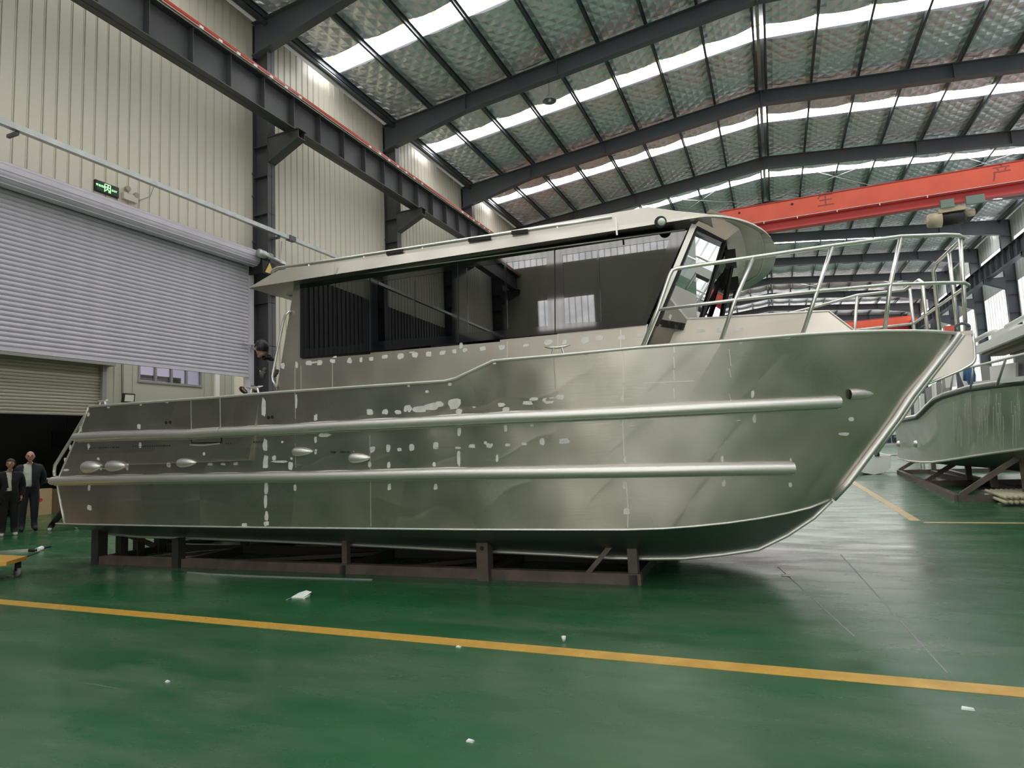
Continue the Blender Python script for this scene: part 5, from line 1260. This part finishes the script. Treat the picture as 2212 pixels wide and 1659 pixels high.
    bpy.context.view_layer.update(); dgp = bpy.context.evaluated_depsgraph_get()
    body = bpy.data.meshes.new_from_object(o.evaluated_get(dgp)); bpy.data.objects.remove(o)
    body.materials.clear(); body.materials.append(M[skin])
    for q in body.polygons: q.use_smooth = True
    link('body', body, root)
    palms = [P[ix['palm_a']], P[ix['palm_b']]]
    def wear(nm, m, pred, off_):
        used, fs = {}, []
        for pg in body.polygons:
            c = pg.center / h; hand = min((pg.center - q).length for q in palms) / h
            hl = Rh.transposed() @ (pg.center - hc) / h
            if pred(c, hand, hl): fs.append([used.setdefault(i, len(used)) for i in pg.vertices])
        if not fs: return
        pa_ = list(range(len(used)))
        def fd(a):
            while pa_[a] != a: pa_[a] = pa_[pa_[a]]; a = pa_[a]
            return a
        for f in fs:
            for i in f[1:]: pa_[fd(i)] = fd(f[0])
        cnt = {}
        for f in fs: cnt[fd(f[0])] = cnt.get(fd(f[0]), 0) + 1
        fs = [f for f in fs if cnt[fd(f[0])] > .06 * len(fs)]; keep = {i for f in fs for i in f}
        re_ = {j: n_ for n_, j in enumerate(sorted(keep))}; used = {i: re_[j] for i, j in used.items() if j in keep}; fs = [[re_[i] for i in f] for f in fs]
        vs = [None] * len(used)
        for i, j in used.items():
            q = body.vertices[i]; vs[j] = tuple(q.co + q.normal * (off_ * h))
        mw = bpy.data.meshes.new(nm); mw.from_pydata(vs, [], fs); mw.materials.append(m)
        for q in mw.polygons: q.use_smooth = True
        link(nm, mw, root)
    for c in clothes: wear(*c)
    if hairf: wear('hair', M['hair'], hairf, .010)
    wear('shoes', M[shoe], shoef or (lambda c, hd, hl: c.z < .045), .006)
    eye = MB(); 
    for s in (-1, 1): eye.add([hc + Rh @ (V(q) + V((s * .019, .0515, .002)) * h) for q in MB().ball((0, 0, 0), (.0075 * h, .004 * h, .0035 * h), 8).v], MB().ball((0, 0, 0), 1, 8).f)
    eye.build('eyes', M['rubber'], root); br2 = MB()
    for s in (-1, 1): br2.bar(hc + Rh @ (V((s * .010, .058, .017)) * h), hc + Rh @ (V((s * .031, .050, .016)) * h), .004 * h, .005 * h)
    br2.build('eyebrows', M['hair'], root)
    mo = MB(); mo.bar(hc + Rh @ (V((-.013, .0595, -.033)) * h), hc + Rh @ (V((.013, .0595, -.033)) * h), .004 * h, .004 * h); mo.build('mouth', M['redplate'], root)
    return root
def face_to(p, q): 
    d = V(q) - V(p); return math.atan2(d.y, d.x) - PI / 2
arms_back = {'elbow_a': (-.150, -.055, .64), 'wrist_a': (-.075, -.088, .53), 'elbow_b': (.150, -.055, .64), 'wrist_b': (.075, -.092, .52)}
notarm = lambda c: abs(c.x) < .098
mp = put(60, 1147)
person('person', 'bald man in an open dark jacket over a white shirt standing behind the stern', mp, face_to(mp, (0, 2, 0)), 1.83, dict(arms_back), (-.1, 0), (
    ('trousers', M['jeans'], lambda c, hd, hl: c.z < .56 and c.z > .03 and c.y > -.085, .010),
    ('shirt', M['wshirt'], lambda c, hd, hl: .535 < c.z < .835 and notarm(c), .009),
    ('jacket', M['navy'], lambda c, hd, hl: .53 < c.z < .845 and hd > .05 and not (c.y > .0 and -.015 < c.x < .058 + .25 * (.835 - c.z) * (.6 if c.z > .6 else .6)) and hl.z < -.06, .016)), None, skin='skin2', belly=.012)
wp_ = put(17, 1157)
person('person', 'woman with dark hair in black clothes over a white top at the left edge', wp_, face_to(wp_, (1, 1, 0)), 1.66, {'elbow_a': (-.135, -.03, .64), 'wrist_a': (-.125, .01, .50), 'elbow_b': (.132, -.03, .64), 'wrist_b': (.115, .02, .50)}, (-.2, 0), (
    ('trousers', M['black'], lambda c, hd, hl: c.z < .58 and c.z > .035 and abs(c.x) < .115, .014),
    ('top', M['wshirt'], lambda c, hd, hl: .50 < c.z < .835 and notarm(c) and hl.z < -.075, .010),
    ('coat', M['black'], lambda c, hd, hl: .46 < c.z < .85 and hd > .045 and not (c.y > 0 and -.012 < c.x < .012 + .16 * max(0, c.z - .62) + (.02 if c.z < .62 else 0)) and hl.z < -.07, .019)),
    lambda c, hd, hl: hl.z > .034 + .5 * max(0, hl.y - .03) or (hl.y < .014 and hl.z > -.062 and abs(hl.x) > -.1) , shoe='shoew')
# worker standing on the cockpit sole
wk = bl(589, 850, v=-1.15); wkp = BO + Matrix.Rotation(TH, 3, 'Z') @ V((wk.x, wk.y, 1.47))
person('person', 'worker with black hair in a grey jacket standing on the catamaran deck', wkp, PI / 2 + .12, 1.72, {
    'chest': (0, .035, .73), 'spine': (0, .015, .625), 'neck0': (0, .060, .822), 'neck1': (-.002, .085, .868), 'head': (0, .106, .918),
    'shoulder_a': (-.100, .040, .785), 'shoulder_b': (.100, .048, .785), 'elbow_a': (-.125, .030, .615), 'wrist_a': (-.095, .165, .578), 'elbow_b': (.12, .05, .63), 'wrist_b': (.09, .17, .60)}, (-.35, -.12), (
    ('trousers', M['black'], lambda c, hd, hl: c.z < .57 and c.z > .03 and hd > .12 and c.y < .09, .010),
    ('jacket', M['greyj'], lambda c, hd, hl: c.z > .52 and c.z < .85 and hd > .035 and hl.z < -.062 and not (c.z < .60 and hd > .13 and abs(c.x) < .05 and c.y > .1), .014),
    ('collar', M['black'], lambda c, hd, hl: .80 < c.z < .852 and abs(c.x) < .055 and hl.z < -.066 and c.y < .085, .019)),
    lambda c, hd, hl: hl.z > .020 or (hl.y < -.008 and hl.z > -.034 + .3 * (hl.y + .05)), voxel=.008)
# crouching person whose shoes show under the stern
fa, fb_ = put(117, 1146), put(163, 1140); mid = (fa + fb_) / 2
cp_ = mid; rzc = face_to(cp_, (0, 0, 0))
person('person', 'crouching person mostly hidden behind the stern with only sneakers showing', cp_, rzc, 1.7, {
    'ankle_b': (0.16, 0, .052), 'ankle_a': (-0.12, .03, .052), 'knee_b': (0.02, .14, .26), 'knee_a': (-0.24, .12, .26), 'hip_b': (-0.13, -.03, .22), 'hip_a': (-0.22, -.03, .22), 'pelvis': (-0.175, -.03, .24), 'spine': (-0.19, 0, .33), 'chest': (-0.22, .03, .43), 'neck0': (-0.24, .05, .515), 'neck1': (-0.245, .065, .57), 'head': (-0.25, .08, .615),
    'shoulder_b': (-0.13, .03, .49), 'shoulder_a': (-0.33, .03, .49), 'elbow_b': (-0.1, .12, .36), 'wrist_b': (-0.14, .2, .27), 'elbow_a': (-0.36, .12, .36), 'wrist_a': (-0.32, .2, .27)}, (0, 0), (
    ('trousers', M['jeans'], lambda c, hd, hl: c.z < .30 and c.z > .035 and hd > .05, .010), ('jacket', M['black'], lambda c, hd, hl: .27 < c.z < .55 and hd > .05 and hl.z < -.06, .014)), lambda c, hd, hl: hl.z > .02 or hl.y < -.01, shoe='shoew')
